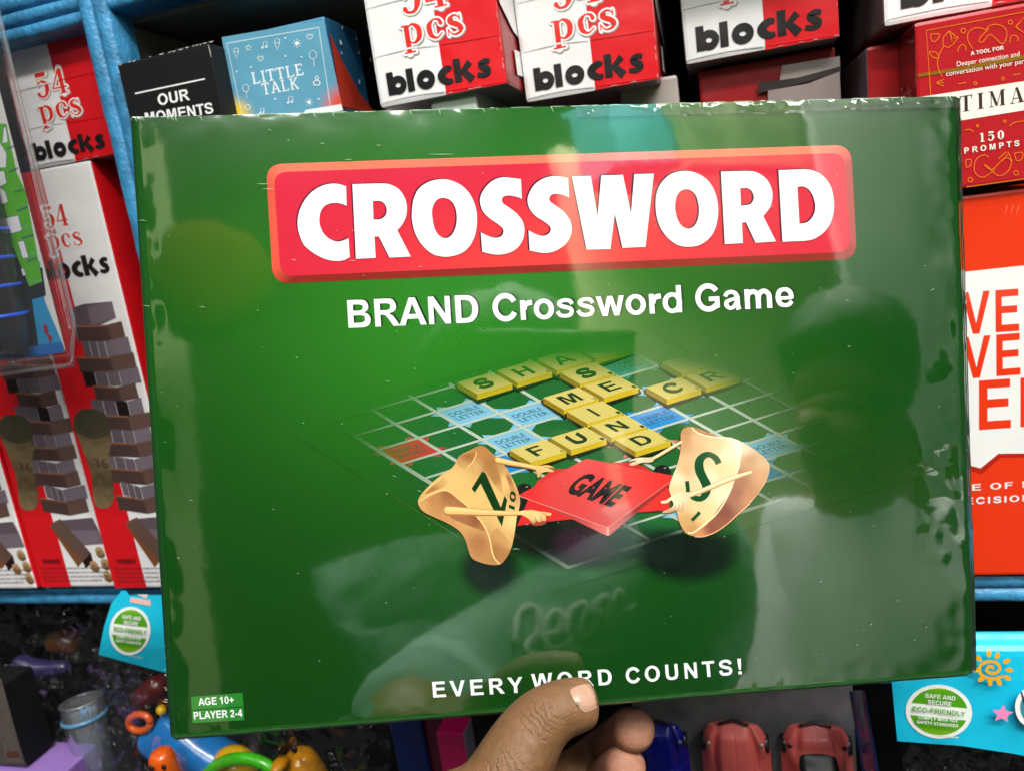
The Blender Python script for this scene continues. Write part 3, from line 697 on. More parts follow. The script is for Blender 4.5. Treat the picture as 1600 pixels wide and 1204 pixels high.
# under tile (red) and the upper red tile
p.poly(z10([(480,185),(620,178),(980,124),(1160,120),(1310,165),(1500,340),(1520,400),(1515,545),(1230,567),(400,652),(160,686),(250,470),(340,290)]), idw(ctl(780, 700, .175, [(300,600,(208,42,44)),(480,240,(205,50,50)),(1400,480,(214,46,42)),(1200,160,(190,40,40))])), step=9, sm=False)
LS = z10([(170,420,1),(955,700,1),(958,775,1),(640,622,1),(420,520,1)])
p.poly(LS, idw(ctl(780, 700, .175, [(300,470,(180,40,40)),(640,600,(176,62,62)),(940,740,(205,96,92))])), step=7, sm=False)
p.poly(z10([(955,700,1),(985,690,1),(1585,250,1),(1560,292,1),(980,772,1),(958,775,1)]), idw(ctl(780, 700, .175, [(970,740,(190,84,84)),(1250,540,(146,40,42)),(1550,280,(165,40,40))])), step=7, sm=False)
p.poly(z10([(168,415,1),(760,97),(830,98),(1270,188,1),(1585,247,1),(985,692),(955,698)]), idw(ctl(780, 700, .175, [(220,410,(212,48,48)),(760,130,(212,78,78)),(600,460,(206,66,66)),(960,640,(196,74,78)),(1480,260,(220,50,46)),(1050,300,(222,62,58)),(760,300,(216,66,66))])), step=9, n=5)
p.stroke(z10([(168,418),(955,700)])+[], 1.0, rgb(236,140,130,.8), smooth=False)
p.stroke(z10([(955,700),(985,690),(1585,250)]), 1.0, rgb(225,120,112,.8), smooth=False)
p.stroke(z10([(968,700),(966,768)]), 3.2, rgb(238,160,150,.8), smooth=False)
a, b = (882.5, 765.5), (957, 789.5); p.text('GAME', a, b, 30, (.012, .010, .012), bold=.045, up=(28.5, -27.5))
# Z figure
SK, SKD, SKM, SKL = (222,184,114), (152,98,58), (176,126,74), (236,200,132)
outlineZ = z6([(735,368),(790,385),(860,450),(930,515),(1000,590),(1060,690),(1110,790),(1140,880),(1150,960),(1135,1040),(1115,1110)])+z7([(1100,560),(1075,700),(1040,810),(990,890),(940,935),(850,940),(740,915),(650,870),(610,780),(580,680),(520,590),(400,510),(250,440),(150,390),(95,320),(88,280)])+z6([(100,910),(140,850),(250,740),(350,660),(440,600),(490,530),(520,475),(600,430),(680,390)])
p.poly(outlineZ, idw(ctl(640, 640, .15, [(500,750,SK),(750,850,SK),(620,950,SK),(280,800,SK),(180,1000,(206,158,98)),(430,1220,(196,140,88)),(720,1380,(170,112,70)),(1000,1350,(210,168,106)),(1080,1150,SKL),(960,1500,(160,112,66)),(760,420,(176,122,70)),(850,520,(172,122,72)),(880,640,(178,128,78)),(960,750,SK),(1090,900,(198,150,96)),(1000,1000,SK),(860,900,SK)])), step=6, n=4)
p.poly(z6([(520,478),(600,450),(692,428),(690,470),(645,550),(560,600),(492,545)]), idw(ctl(640, 640, .15, [(600,480,SKD),(560,570,(196,150,92)),(680,440,(170,110,66)),(500,540,(190,140,90))])), step=5)
p.poly(z6([(712,400),(790,392),(860,470),(910,600),(950,720),(965,860),(900,800),(800,640),(745,632),(690,640),(655,560),(690,470)]), idw(ctl(640, 640, .15, [(760,440,(178,120,70)),(830,560,(160,112,64)),(900,700,(168,118,70)),(950,830,(200,156,98)),(680,600,(205,162,102))])), step=5)
p.poly(z6([(1010,600),(1050,690),(1090,800),(1110,880),(1060,860),(1030,760),(1000,680)]), idw(ctl(640, 640, .15, [(1040,700,(160,105,66)),(1090,860,(190,140,90)),(1010,640,(200,150,96))])), step=5)
p.poly(z6([(160,870),(260,770),(380,690),(400,740),(350,800),(250,840)]), idw(ctl(640, 640, .15, [(230,830,(168,112,66)),(340,740,(202,156,96)),(390,700,SK)])), step=5)
p.poly(z6([(100,960),(200,890),(330,838),(410,845),(480,900),(600,1000),(480,1000),(370,1000),(340,1050),(360,1100),(520,1110),(420,1160),(250,1100),(130,1040)]), idw(ctl(640, 640, .15, [(400,870,(150,98,60)),(560,980,(160,106,66)),(250,930,(182,128,78)),(130,1000,(205,155,96)),(400,1130,(196,140,88))])), step=6)
p.poly(z7([(420,430),(690,435),(740,500),(790,590),(720,570),(560,510)]), idw(ctl(640, 740, .15, [(700,470,(140,86,58)),(560,470,(160,104,66)),(770,570,(170,112,70))])), step=5)
p.poly(z7([(840,640),(862,760),(890,870),(935,930),(990,885),(1040,800),(1075,700),(1040,700),(960,600),(900,560)]), idw(ctl(640, 740, .15, [(900,800,(162,112,66)),(1000,820,(170,118,72)),(960,640,(196,148,92)),(1060,720,(206,160,100))])), step=6)
p.stroke(z7([(700,440),(760,505),(805,590),(838,690),(855,790),(885,875),(938,932)]), 2.0, rgb(*SKL, .9))
p.stroke(z6([(690,430),(690,470),(650,545),(600,590)]), 1.3, rgb(*SKL, .9))
p.stroke(z6([(110,945),(220,880),(340,836),(420,850),(520,930),(620,1010)]), 1.4, rgb(*SKL, .9))
p.poly(z6([(755,635,1),(790,655,1),(950,1010,1),(990,885,1),(1015,935,1),(985,1090,1),(960,1207,1),(870,1030,1),(740,760,1),(680,855,1),(645,815,1)]), rgb(10,52,20,.9))
p.text('10', (803.5, 795.5), (806, 768), 8, rgb(12,52,22), bold=.03, up=(-8.5, -3.5))
# arms of the Z figure
def limb(L, c1_, c2x, c3_, s=.15):
    """an arm in three bands: lit top, body, shaded underside"""
    for k, cc in ((1.0, c3_), (.74, c2x), (.34, c1_)):
        sh_ = (1-k)*.28
        p.stroke([(x, y-w*s*sh_, w*s*k) for x, y, w in L], 1, rgb(*cc, .88), cap=True)
def lz(fn, L): return [fn([(a, b)])[0]+(w,) for a, b, w in L]
limb(lz(z7, [(395,378,104),(560,385,92),(800,398,66),(1000,404,54),(1150,402,46)]), SKL, SK, (168,112,68))
limb(lz(z6, [(915,520,70),(1050,548,58),(1200,575,48),(1335,606,46)]), SKL, SK, (166,112,66))
def hand_(outl, c=SK, d=(180,128,80)):
    xs = [q[0] for q in outl]; ys = [q[1] for q in outl]
    p.poly(outl, idw([(min(xs), min(ys), rgb(*c, .88)), (sum(xs)/len(xs), sum(ys)/len(ys), rgb(*c, .88)), (sum(xs)/len(xs), max(ys), rgb(*d, .88))]), step=4, n=4)
p.poly(z7([(1250,500),(1330,490),(1420,480),(1400,520),(1300,532)]), rgb(150,70,56,.8))
hand_(z7([(1140,385),(1200,372),(1280,370),(1350,385),(1400,388),(1470,402),(1475,418),(1455,430),(1415,425),(1420,455),(1415,480),(1385,482),(1365,470),(1370,490),(1340,495),(1315,478),(1310,500),(1280,508),(1265,490),(1230,455),(1180,425),(1140,415)]), SKL)
for L in ([(1310,440),(1312,478)], [(1365,425),(1368,470)], [(1415,418),(1380,400)]): p.stroke(z7(L), 1.0, rgb(140,92,56), smooth=False)
hand_(z6([(1310,585),(1380,575),(1440,570),(1490,590),(1508,605),(1440,600),(1495,622),(1490,642),(1420,640),(1375,655),(1350,700),(1328,690),(1322,640)]))
p.stroke(z6([(1400,590),(1500,603)]), .9, rgb(150,98,60), smooth=False)
# S figure
outlineS = z8([(330,182),(400,176),(480,195),(600,240),(700,280),(800,285),(920,330),(1050,410),(1150,490),(1200,560),(1205,630),(1170,740),(1100,850),(1000,970),(880,1075)])+z9([(760,650),(640,730),(520,775),(430,775),(350,750),(300,690),(262,600)])+z8([(245,1050),(190,910),(165,800),(200,690),(250,560),(285,400),(285,240)])
CR, CRL, CRD = (232,200,146), (244,222,184), (196,150,104)
p.poly(outlineS, idw(ctl(1020, 640, .15, [(350,220,(186,132,88)),(330,330,(198,150,104)),(450,330,(214,172,124)),(640,380,(228,190,142)),(780,450,CRL),(330,620,(216,174,124)),(700,620,CR),(250,700,CRL),(230,850,CR),(600,700,CRL),(700,900,CRL),(450,1000,CR),(350,1150,(206,160,100)),(400,1230,(196,146,92)),(560,1080,(240,208,150))])), step=6, n=4)
back = z8([(925,350),(1060,420),(1150,495),(1198,570),(1200,640),(1165,740),(1090,860),(990,970),(880,1075),(760,1183),(640,1262),(520,1306),(430,1306),(370,1280),(450,1255),(560,1180),(690,1000),(780,870),(830,770),(870,660),(905,560)])
p.poly(back, idw(ctl(1020, 640, .15, [(950,400,(232,205,172)),(1000,520,(190,148,108)),(1130,540,(208,172,134)),(900,720,(160,104,82)),(860,860,(150,92,76)),(760,1050,(134,76,62)),(600,1220,(140,82,64)),(1150,700,(206,152,110)),(1000,920,(190,128,92)),(480,1290,(205,140,96))])), step=6, n=4)
p.poly(z8([(690,280),(800,286),(900,325),(928,380),(915,480),(872,662),(862,560),(845,430),(820,360),(770,310)]), idw(ctl(1020, 640, .15, [(800,310,(240,222,202)),(880,400,(234,216,204)),(880,600,(238,212,174))])), step=5)
p.poly(z8([(405,180),(480,195),(600,240),(680,278),(600,272),(500,245),(440,215)]), rgb(172,118,78,.88))
p.stroke(z8([(400,182),(445,225),(520,258),(620,278),(720,285)]), 1.8, rgb(248,226,190,.9))
p.stroke(z9([(820,255),(740,420),(640,560),(520,660),(420,735),(360,742)]), 2.2, rgb(250,226,180,.9))
p.stroke(z9([(1000,440),(880,545),(760,655),(640,735),(520,778),(430,778)]), 1.6, rgb(236,172,120,.9))
IG = rgb(18, 74, 38, .9)
p.stroke([z8([(a, b)])[0]+(w*.15,) for a, b, w in [(680,555,66),(650,500,64),(590,463,58),(530,470,66),(480,530,88),(480,620,96),(520,710,92),(552,780,96),(545,860,84),(500,915,62),(440,915,56),(395,895,46)]], 1, IG)
p.stroke([z8([(a, b)])[0]+(w*.15,) for a, b, w in [(350,735,42),(362,850,42)]], 1, IG, smooth=False)
p.stroke(z8([(400,1145),(480,1065)]), 5.2, IG, smooth=False); p.stroke(z8([(488,1078),(455,1062)]), 4.6, IG, smooth=False)
limb(lz(z8, [(1015,645,34),(870,690,50),(720,745,56),(560,815,54),(380,885,46)]), CRL, CR, (176,122,92))
hand_(z8([(380,870),(370,930),(345,1000),(320,1045),(290,1060),(240,1040),(190,1060),(100,1065),(110,1045),(165,1025),(210,985),(190,935),(150,960),(90,968),(82,945),(140,930),(185,895),(240,860),(300,850)]), CRL)
for L in ([(235,980),(215,1030)], [(275,975),(260,1035)], [(315,960),(300,1040)]): p.stroke(z8(L), .9, rgb(160,108,70), smooth=False)
limb(lz(z4, [(1050,912,28),(950,970,30),(850,1030,30),(775,1070,28)]), CRL, CR, (190,130,84), .175)
hand_(z4([(800,1050),(740,1050),(660,1052),(600,1072),(582,1085),(660,1072),(600,1100),(592,1118),(640,1118),(700,1095),(760,1095),(800,1080)]), CRL)
p.build('picture_figures', M['game'], picture)

# ---- scuffs in the film: tiny pale nicks, and the bruised white edge of the lid
p = Paint(G, 0.00085, 0.000003)
rs = random.Random(3)
def nick(x, y, L, a, w=1.1, c=(.55, .62, .5)):
    dx, dy = math.cos(a)*L/2, math.sin(a)*L/2
    p.stroke([(x-dx, y-dy, w*.3), (x, y+rs.uniform(-.5, .5), w), (x+dx, y+dy, w*.3)], w, c, smooth=False)
for x, y, L, a in ((223,345,14,.1),(229,478,14,.1),(317,480,10,.1),(504,225,8,0),(592,228,7,0),(460,407,8,.2),(551,408,9,0),(606,595,7,.2),(655,766,7,.4),(617,743,6,.4),(742,770,5,0),(806,856,12,0),(1325,541,5,0),(280,870,5,0),(738,1068,6,0),(1455,453,7,-.4),(300,780,6,.3),(412,288,20,0),(420,296,18,0),(545,250,12,0),(690,242,40,0)):
    nick(x, y, L, a, .8, (.34, .44, .32))
for i in range(95):
    nick(rs.uniform(225, 1490), rs.uniform(200, 1060), rs.uniform(1.5, 5), rs.uniform(-.6, .6), rs.uniform(.5, 1.1), (.25, .36, .24))
x = 205
while x < 1500:                                        # nicked top edge
    L = rs.uniform(4, 26); y = 184-(x-201)*34/1306+1.5
    if rs.random() < .75: p.stroke([(x, y, .6), (x+L*.5, y+rs.uniform(-.4, .5), rs.uniform(.6, 1.5)), (x+L, y-.5, .4)], 1, (.40, .52, .40), smooth=False)
    if rs.random() < .3: p.stroke([(x, y, .9), (x+rs.uniform(2, 5), y+rs.uniform(4, 9), .3)], 1, (.5, .62, .5), smooth=False)
    x += L*rs.uniform(.8, 1.4)
x = 270
while x < 1500:                                        # paler bottom lip
    L = rs.uniform(14, 60); y = 1160-(x-264)*103/1270-3.5
    p.stroke([(x, y, .5), (x+L*.5, y+rs.uniform(-.6, .6)-L*.04, rs.uniform(.8, 1.8)), (x+L, y-L*.081, .5)], 1, (.10, .26, .09), smooth=False)
    x += L*rs.uniform(.9, 1.5)
for i in range(9):
    nick(258+rs.uniform(-1, 2), rs.uniform(980, 1110), rs.uniform(3, 9), rs.uniform(-.1, .5), 1, (.6, .66, .6))
p.build('film_scuffs', M['game'], game)

# ---- gathered seam of the shrink film along the top and right edges
M['film'] = film_mat('shrink_film', rough=0.08, base=0.04, peak=0.45, haze=0.02)
def seam(name, a, b, w, n, m, amp, seed):
    V, Fc = [], []
    for i in range(n+1):
        t = i/n; q = (a[0]+(b[0]-a[0])*t, a[1]+(b[1]-a[1])*t)
        for j in range(m+1):
            s = j/m
            x, y = q[0]+w[0]*s, q[1]+w[1]*s
            pt = G(x, y, 0, True); nz = noise.noise(pt*130+Vector((seed, 0, 0)))+.6*noise.noise(pt*330+Vector((0, seed, 0)))
            V.append(pt+G_N*(0.0012+amp*max(0, nz)*math.sin(math.pi*min(1, max(0, s))))) 
    for i in range(n):
        for j in range(m):
            k = i*(m+1)+j; Fc.append((k, k+1, k+m+2, k+m+1))
    return link(name, mesh_from(name, V, Fc), M['film'], game, smooth=True)
seam('film_seam', (900, 168), (1504, 152), (0, 17), 150, 9, .0016, 4)
seam('film_seam', (1494, 160), (1516, 1050), (12, 0), 170, 7, .0016, 9)

# ================================================================== mesh helpers
def carton_mesh(name, x0, x1, y0, y1, z0, z1, cols, bevel=0.0012, wob=0.0, seed=0):
    """a card box; cols maps front/back/left/right/top/bottom to print colours"""
    bm = bmesh.new(); bmesh.ops.create_cube(bm, size=1)
    for v in bm.verts: v.co = Vector(((x0+x1)/2+v.co.x*(x1-x0), (y0+y1)/2+v.co.y*(y1-y0), (z0+z1)/2+v.co.z*(z1-z0)))
    bmesh.ops.subdivide_edges(bm, edges=bm.edges[:], cuts=3, use_grid_fill=True)
    ed = [e for e in bm.edges if len(e.link_faces) == 2 and e.calc_face_angle() > 1]
    bmesh.ops.bevel(bm, geom=ed, offset=bevel, segments=2, affect='EDGES', profile=.6)
    if wob:
        for v in bm.verts:
            n = noise.noise_vector(v.co*22+Vector((seed, 0, 0)))
            v.co += Vector((n.x*.5, 0 if v.co.y < y0+.002 else n.y*.3, n.z*.6))*wob
    me = bm_mesh(name, bm)
    ca = me.color_attributes.new('print', 'FLOAT_COLOR', 'CORNER')
    for p_ in me.polygons:
        n = p_.normal; a = max(range(3), key=lambda k: abs(n[k]))
        key = {(0, 0): 'left', (0, 1): 'right', (1, 0): 'front', (1, 1): 'back', (2, 0): 'bottom', (2, 1): 'top'}[(a, int(n[a] > 0))]
        c = cols.get(key, cols['all'])
        for li in p_.loop_indices: ca.data[li].color = (c[0], c[1], c[2], 1)
    return me
def tube(bm, pts, r, seg=10, caps=True):
    rings = []
    for i, q in enumerate(pts):
        q = Vector(q); a = Vector(pts[max(i-1, 0)]); b = Vector(pts[min(i+1, len(pts)-1)])
        d = (b-a).normalized(); s = d.orthogonal().normalized() if i == 0 else (prev_s-d*prev_s.dot(d)).normalized()
        prev_s = s; t = d.cross(s); rr = r[i] if isinstance(r, (list, tuple)) else r
        rings.append([bm.verts.new(q+(s*math.cos(2*math.pi*k/seg)+t*math.sin(2*math.pi*k/seg))*rr) for k in range(seg)])
    for i in range(len(rings)-1):
        for k in range(seg): bm.faces.new((rings[i][k], rings[i][(k+1) % seg], rings[i+1][(k+1) % seg], rings[i+1][k]))
    if caps: bm.faces.new(rings[0][::-1]); bm.faces.new(rings[-1])
def ellipsoid(bm, c, r, rot=None, u=24, v=16):
    m = Matrix.Translation(Vector(c)) @ (rot.to_4x4() if rot else Matrix.Identity(4)) @ Matrix.Diagonal((r[0], r[1], r[2], 1))
    bmesh.ops.create_uvsphere(bm, u_segments=u, v_segments=v, radius=1, matrix=m)
def lathe(bm, c, prof, axis=Vector((0, 0, 1)), seg=36):
    axis = Vector(axis).normalized(); s = axis.orthogonal().normalized(); t = axis.cross(s); rings = []
    for r, h in prof: rings.append([bm.verts.new(Vector(c)+axis*h+(s*math.cos(2*math.pi*k/seg)+t*math.sin(2*math.pi*k/seg))*r) for k in range(seg)])
    for i in range(len(rings)-1):
        for k in range(seg): bm.faces.new((rings[i][k], rings[i][(k+1) % seg], rings[i+1][(k+1) % seg], rings[i+1][k]))
def skin_mesh(name, pts, edges, sub=2, root=0):
    me = bpy.data.meshes.new(name); me.from_pydata([tuple(q[0]) for q in pts], edges, []); me.update()
    o = bpy.data.objects.new(name, me); COL.objects.link(o)
    sm = o.modifiers.new('skin', 'SKIN'); sm.use_smooth_shade = True; sm.branch_smoothing = 0.3
    for i, q in enumerate(pts):
        r = q[1]; r = (r, r) if not isinstance(r, tuple) else r
        me.skin_vertices[0].data[i].radius = r; me.skin_vertices[0].data[i].use_root = (i == root)
    ss = o.modifiers.new('sub', 'SUBSURF'); ss.levels = sub; ss.render_levels = sub
    dg = bpy.context.evaluated_depsgraph_get(); dg.update()
    out = bpy.data.meshes.new_from_object(o.evaluated_get(dg))
    bpy.data.objects.remove(o); bpy.data.meshes.remove(me); out.name = name
    return out

# ================================================================== the hand
M['skin'], nt, b = new_mat('skin')
at = nt.nodes.new('ShaderNodeVertexColor'); at.layer_name = 'print'
tc = nt.nodes.new('ShaderNodeTexCoord')
n1 = nt.nodes.new('ShaderNodeTexNoise'); n1.inputs['Scale'].default_value = 260; n1.inputs['Detail'].default_value = 6
nt.links.new(tc.outputs['Object'], n1.inputs['Vector'])
mr = nt.nodes.new('ShaderNodeMapRange'); mr.inputs[3].default_value = .66; mr.inputs[4].default_value = 1.30
nt.links.new(n1.outputs['Fac'], mr.inputs[0])
mx = nt.nodes.new('ShaderNodeMix'); mx.data_type = 'RGBA'; mx.blend_type = 'MULTIPLY'; mx.inputs[0].default_value = 1
nt.links.new(at.outputs['Color'], mx.inputs[6]); nt.links.new(mr.outputs[0], mx.inputs[7]); nt.links.new(mx.outputs[2], b.inputs['Base Color'])
b.inputs['Roughness'].default_value = .5; b.inputs['Specular IOR Level'].default_value = .4
b.inputs['Subsurface Weight'].default_value = .18; b.inputs['Subsurface Scale'].default_value = .003
b.inputs['Subsurface Radius'].default_value = (1, .35, .18)
vo = nt.nodes.new('ShaderNodeTexVoronoi'); vo.feature = 'DISTANCE_TO_EDGE'; vo.inputs['Scale'].default_value = 1100
nt.links.new(tc.outputs['Object'], vo.inputs['Vector'])
vr = nt.nodes.new('ShaderNodeMapRange'); vr.inputs[2].default_value = .2
nt.links.new(vo.outputs['Distance'], vr.inputs[0])
add_bump(nt, b, [(420, .00022, 4, (1, 1, 1)), (110, .0007, 4, (.5, 1, 1.6))])
last = [n for n in nt.nodes if n.type == 'BUMP'][-1]
vb = nt.nodes.new('ShaderNodeBump'); vb.inputs['Distance'].default_value = .00012; vb.inputs['Strength'].default_value = .7
nt.links.new(vr.outputs[0], vb.inputs['Height']); nt.links.new(last.outputs[0], vb.inputs['Normal'])
# crease bands across the thumb
tax = (P(879, 1105, .3015)-P(813, 1172, .2950)).normalized()
mp = nt.nodes.new('ShaderNodeMapping'); mp.vector_type = 'POINT'
mp.inputs['Rotation'].default_value = tax.rotation_difference(Vector((1, 0, 0))).to_euler()
nt.links.new(tc.outputs['Object'], mp.inputs['Vector'])
wv = nt.nodes.new('ShaderNodeTexWave'); wv.wave_type = 'BANDS'; wv.bands_direction = 'X'; wv.wave_profile = 'SIN'
wv.inputs['Scale'].default_value = 120; wv.inputs['Distortion'].default_value = 11; wv.inputs['Detail'].default_value = 3; wv.inputs['Detail Scale'].default_value = 1.1
nt.links.new(mp.outputs[0], wv.inputs['Vector'])
wr = nt.nodes.new('ShaderNodeMapRange'); wr.inputs[1].default_value = 0; wr.inputs[2].default_value = .35
nt.links.new(wv.outputs['Fac'], wr.inputs[0])
wm = nt.nodes.new('ShaderNodeMix'); wm.data_type = 'FLOAT'; wm.inputs[2].default_value = 1.0
nt.links.new(at.outputs['Alpha'], wm.inputs[0]); nt.links.new(wr.outputs[0], wm.inputs[3])
wb = nt.nodes.new('ShaderNodeBump'); wb.inputs['Distance'].default_value = .00036; wb.inputs['Strength'].default_value = .9
nt.links.new(wm.outputs[0], wb.inputs['Height']); nt.links.new(vb.outputs[0], wb.inputs['Normal']); nt.links.new(wb.outputs[0], b.inputs['Normal'])
HB = [ # centre point, radius
 (P(620, 1570, .240), .031), (P(700, 1425, .265), .028), (P(750, 1312, .280), (.023, .029)),      # 0 forearm 1 wrist 2 heel
 (P(787, 1234, .2895), .0186), (P(813, 1172, .2950), .0157), (P(846, 1122, .2985), .0134), (P(879, 1105, .3015), .0117), (P(912, 1098, .3040), .0108), (P(933, 1095, .3050), .0084),   # 3-8 thumb
 (P(800, 1290, .335), .027), (P(868, 1240, .380), .0150),                                     # 9 palm 10 index knuckle
 (P(938, 1176, .392), .0112), (P(972, 1150, .372), .0107), (P(989, 1138, .350), .0109), (P(995, 1138, .341), .0094),   # 11-14 index
 (P(852, 1266, .384), .0150), (P(918, 1230, .394), .0112), (P(955, 1208, .372), .0106), (P(975, 1197, .350), .0107), (P(983, 1196, .341), .0092),   # 15-19 middle
 (P(815, 1296, .350), .0160), (P(868, 1310, .370), .0112), (P(915, 1278, .356), .0104), (P(952, 1262, .343), .0098), (P(962, 1262, .338), .008),   # 20-24 ring
 (P(800, 1336, .344), .0145), (P(845, 1360, .360), .0098), (P(888, 1338, .349), .009), (P(918, 1326, .340), .0085), (P(926, 1326, .336), .007)]  # 25-29 little
HE = [(0,1),(1,2),(2,3),(3,4),(4,5),(5,6),(6,7),(7,8),(2,9),(9,10),(10,11),(11,12),(12,13),(13,14),(9,15),(15,16),(16,17),(17,18),(18,19),(9,20),(20,21),(21,22),(22,23),(23,24),(9,25),(25,26),(26,27),(27,28),(28,29)]
hm = skin_mesh('hand', HB, HE, sub=3, root=2)
tips = [HB[14][0], HB[19][0], HB[24][0], HB[29][0], HB[13][0], HB[18][0]]
kn = HB[5][0]
cols = []
back, pale, dark = (.150, .072, .029), (.34, .155, .098), (.07, .030, .013)
for v in hm.vertices:
    dt = min((v.co-t).length for t in tips)
    c = mixc(pale, back, sst(.010, .032, dt))
    palm = (v.co-HB[9][0]).length
    if dt > .02: c = mixc((.22, .095, .05), c, sst(.02, .045, palm))
    t8 = (v.co-HB[8][0]).length
    c = mixc(mixc(c, (.30, .145, .07), .55), c, sst(.006, .020, t8))
    w = noise.noise(v.co*180)*.5+noise.noise(v.co*60)*.5
    c = mixc(c, dark, max(0, min(.35, w*.5)))
    cols.append(c)
    f = 0                                             # where the skin is creased: over the thumb joint and at its base
    for cen, wid in ((HB[5][0]+ray(846, 1122)*-.012, .011), (HB[3][0]+ray(787, 1234)*-.016, .017)):
        f = max(f, sst(wid, wid*.35, (v.co-cen).length))
    cols[-1] = tuple(cols[-1])+(f,)
set_colors(hm, cols)
hand = link('hand', hm, M['skin'], None, smooth=True)
tag(hand, 'brown left hand gripping the bottom edge of the green game box, thumb in front', 'hand')
bvh = BVHTree.FromPolygons([v.co.copy() for v in hm.vertices], [tuple(p_.vertices) for p_ in hm.polygons])
M['nail'] = plain_mat('fingernail', (.36, .215, .150), rough=.36, spec=.4, var=.08, scale=200, coat=.0, sss=.15,
                      bumps=[(500, .00004, 2, (1, .15, .15))])
nz = [(891,1080),(893,1075),(903,1070.5),(916,1068),(929,1069),(938,1073),(943,1081),(943.5,1090),(939,1099),(930,1106.5),(920,1111),(913,1112),(907,1107),(900,1098),(894,1088)]
p = Paint(lambda x, y, h: Vector((x, y, h)))
p.poly(nz, (1, 1, 1), step=2.2, n=4)
cxn, cyn = 917, 1090
NV = []
for v in p.v:
    rr = ray(v.x, v.y).normalized(); hit = bvh.ray_cast(Vector((0, 0, 0)), rr)
    loops_d = min(math.hypot(v.x-q[0], v.y-q[1]) for q in smooth_pts(nz, 4))
    if hit[0] is None:
        near = bvh.find_nearest(rr*.300); q = near[0]
    else: q = hit[0]
    NV.append(q-rr*(0.00042+0.0004*sst(0, 8, loops_d)))
nm = mesh_from('thumb_nail', NV, p.f)
link('thumb_nail', nm, M['nail'], hand, smooth=True)

# ================================================================== the shelf
M['blue_paint'] = plain_mat('blue_painted_wood', rgb(58, 136, 184, .85), rough=.42, spec=.5, var=.32, scale=90,
    bumps=[(130, .0016, 5, (1, 1, .35)), (420, .0006, 4, (1, 1, 1))])
M['hardboard'] = plain_mat('grey_hardboard', rgb(150, 140, 128, .8), rough=.7, spec=.2, var=.25, scale=14, bumps=[(140, .0003, 4, (1, 1, 1))])
M['dark_board'] = plain_mat('dark_shelf_interior', (.022, .021, .022), rough=.8, spec=.15, var=.3, scale=12)
PX0, PX1 = S(122, 0, .425).x, S(168, 0, .425).x
ZT0, ZT1, ZF0, ZF1 = .150, .176, -.2490, -.2312
shelf = empty('shelf_unit', (0.1, .6, -.62), 'blue painted wooden shop shelf behind the games, with grooved edges', 'shelf')
def ridged(name, a, b, wv, dv, n, amp, parent, seed=0):
    """moulded strip from a to b; wv spans its face, dv points to its back"""
    a, b, wv, dv = Vector(a), Vector(b), Vector(wv), Vector(dv)
    prof = []
    for i in range(n*10+1):
        t = i/(n*10); prof.append((t, -amp*abs(math.sin(math.pi*t*n))**.38))
    prof = [(0, dv.length)] + prof + [(1, dv.length)]
    dn = dv.normalized(); L = (b-a).length; m = max(4, int(L/.008)); V, Fc = [], []
    for k in range(m+1):
        q = a+(b-a)*(k/m)
        for (t, d_) in prof:
            pt = q+wv*t+dn*d_
            V.append(pt+Vector((noise.noise(pt*60), noise.noise(pt*60+Vector((5, 0, 0))), noise.noise(pt*60+Vector((0, 5, 0)))))*.0005)
    w = len(prof)
    for k in range(m):
        for j in range(w-1): Fc.append((k*w+j, k*w+j+1, (k+1)*w+j+1, (k+1)*w+j))
    return link(name, mesh_from(name, V, Fc), M['blue_paint'], parent, smooth=True)
ridged('post', (PX0, .425, -.25), (PX0, .425, .40), (PX1-PX0, 0, 0), (0, .018, 0), 2, .003, shelf)
ridged('rail', (-2.2, .428, ZT0), (PX0, .428, ZT0), (0, 0, ZT1-ZT0), (0, .018, 0), 3, .004, shelf)
ridged('rail', (PX1, .428, ZT0+.004), (1.2, .428, ZT0+.004), (0, 0, ZT1-ZT0), (0, .018, 0), 3, .004, shelf)
ridged('rail', (-2.2, .454, ZF0), (1.2, .454, ZF0), (0, 0, ZF1-ZF0), (0, .014, 0), 2, .004, shelf)
def slab(name, x0, x1, y0, y1, z0, z1, mat, parent):
    bm = bmesh.new(); bmesh.ops.create_cube(bm, size=1)
    for v in bm.verts: v.co = Vector(((x0+x1)/2+v.co.x*(x1-x0), (y0+y1)/2+v.co.y*(y1-y0), (z0+z1)/2+v.co.z*(z1-z0)))
    return link(name, bm_mesh(name, bm), mat, parent)
slab('board', -2.2, 1.2, .470, .85, ZF0+.004, -.2292, M['dark_board'], shelf)
slab('board', -2.2, 1.2, .449, .85, ZT0+.002, ZT1-.002, M['hardboard'], shelf)
slab('side_panel', PX0+.004, PX1-.004, .445, .85, -.2288, ZT0, M['hardboard'], shelf)
slab('back_panel', -2.2, 1.2, .852, .862, -.62, .42, M['dark_board'], shelf)
slab('board', -2.2, 1.2, .446, .85, -.62, -.605, M['dark_board'], shelf)

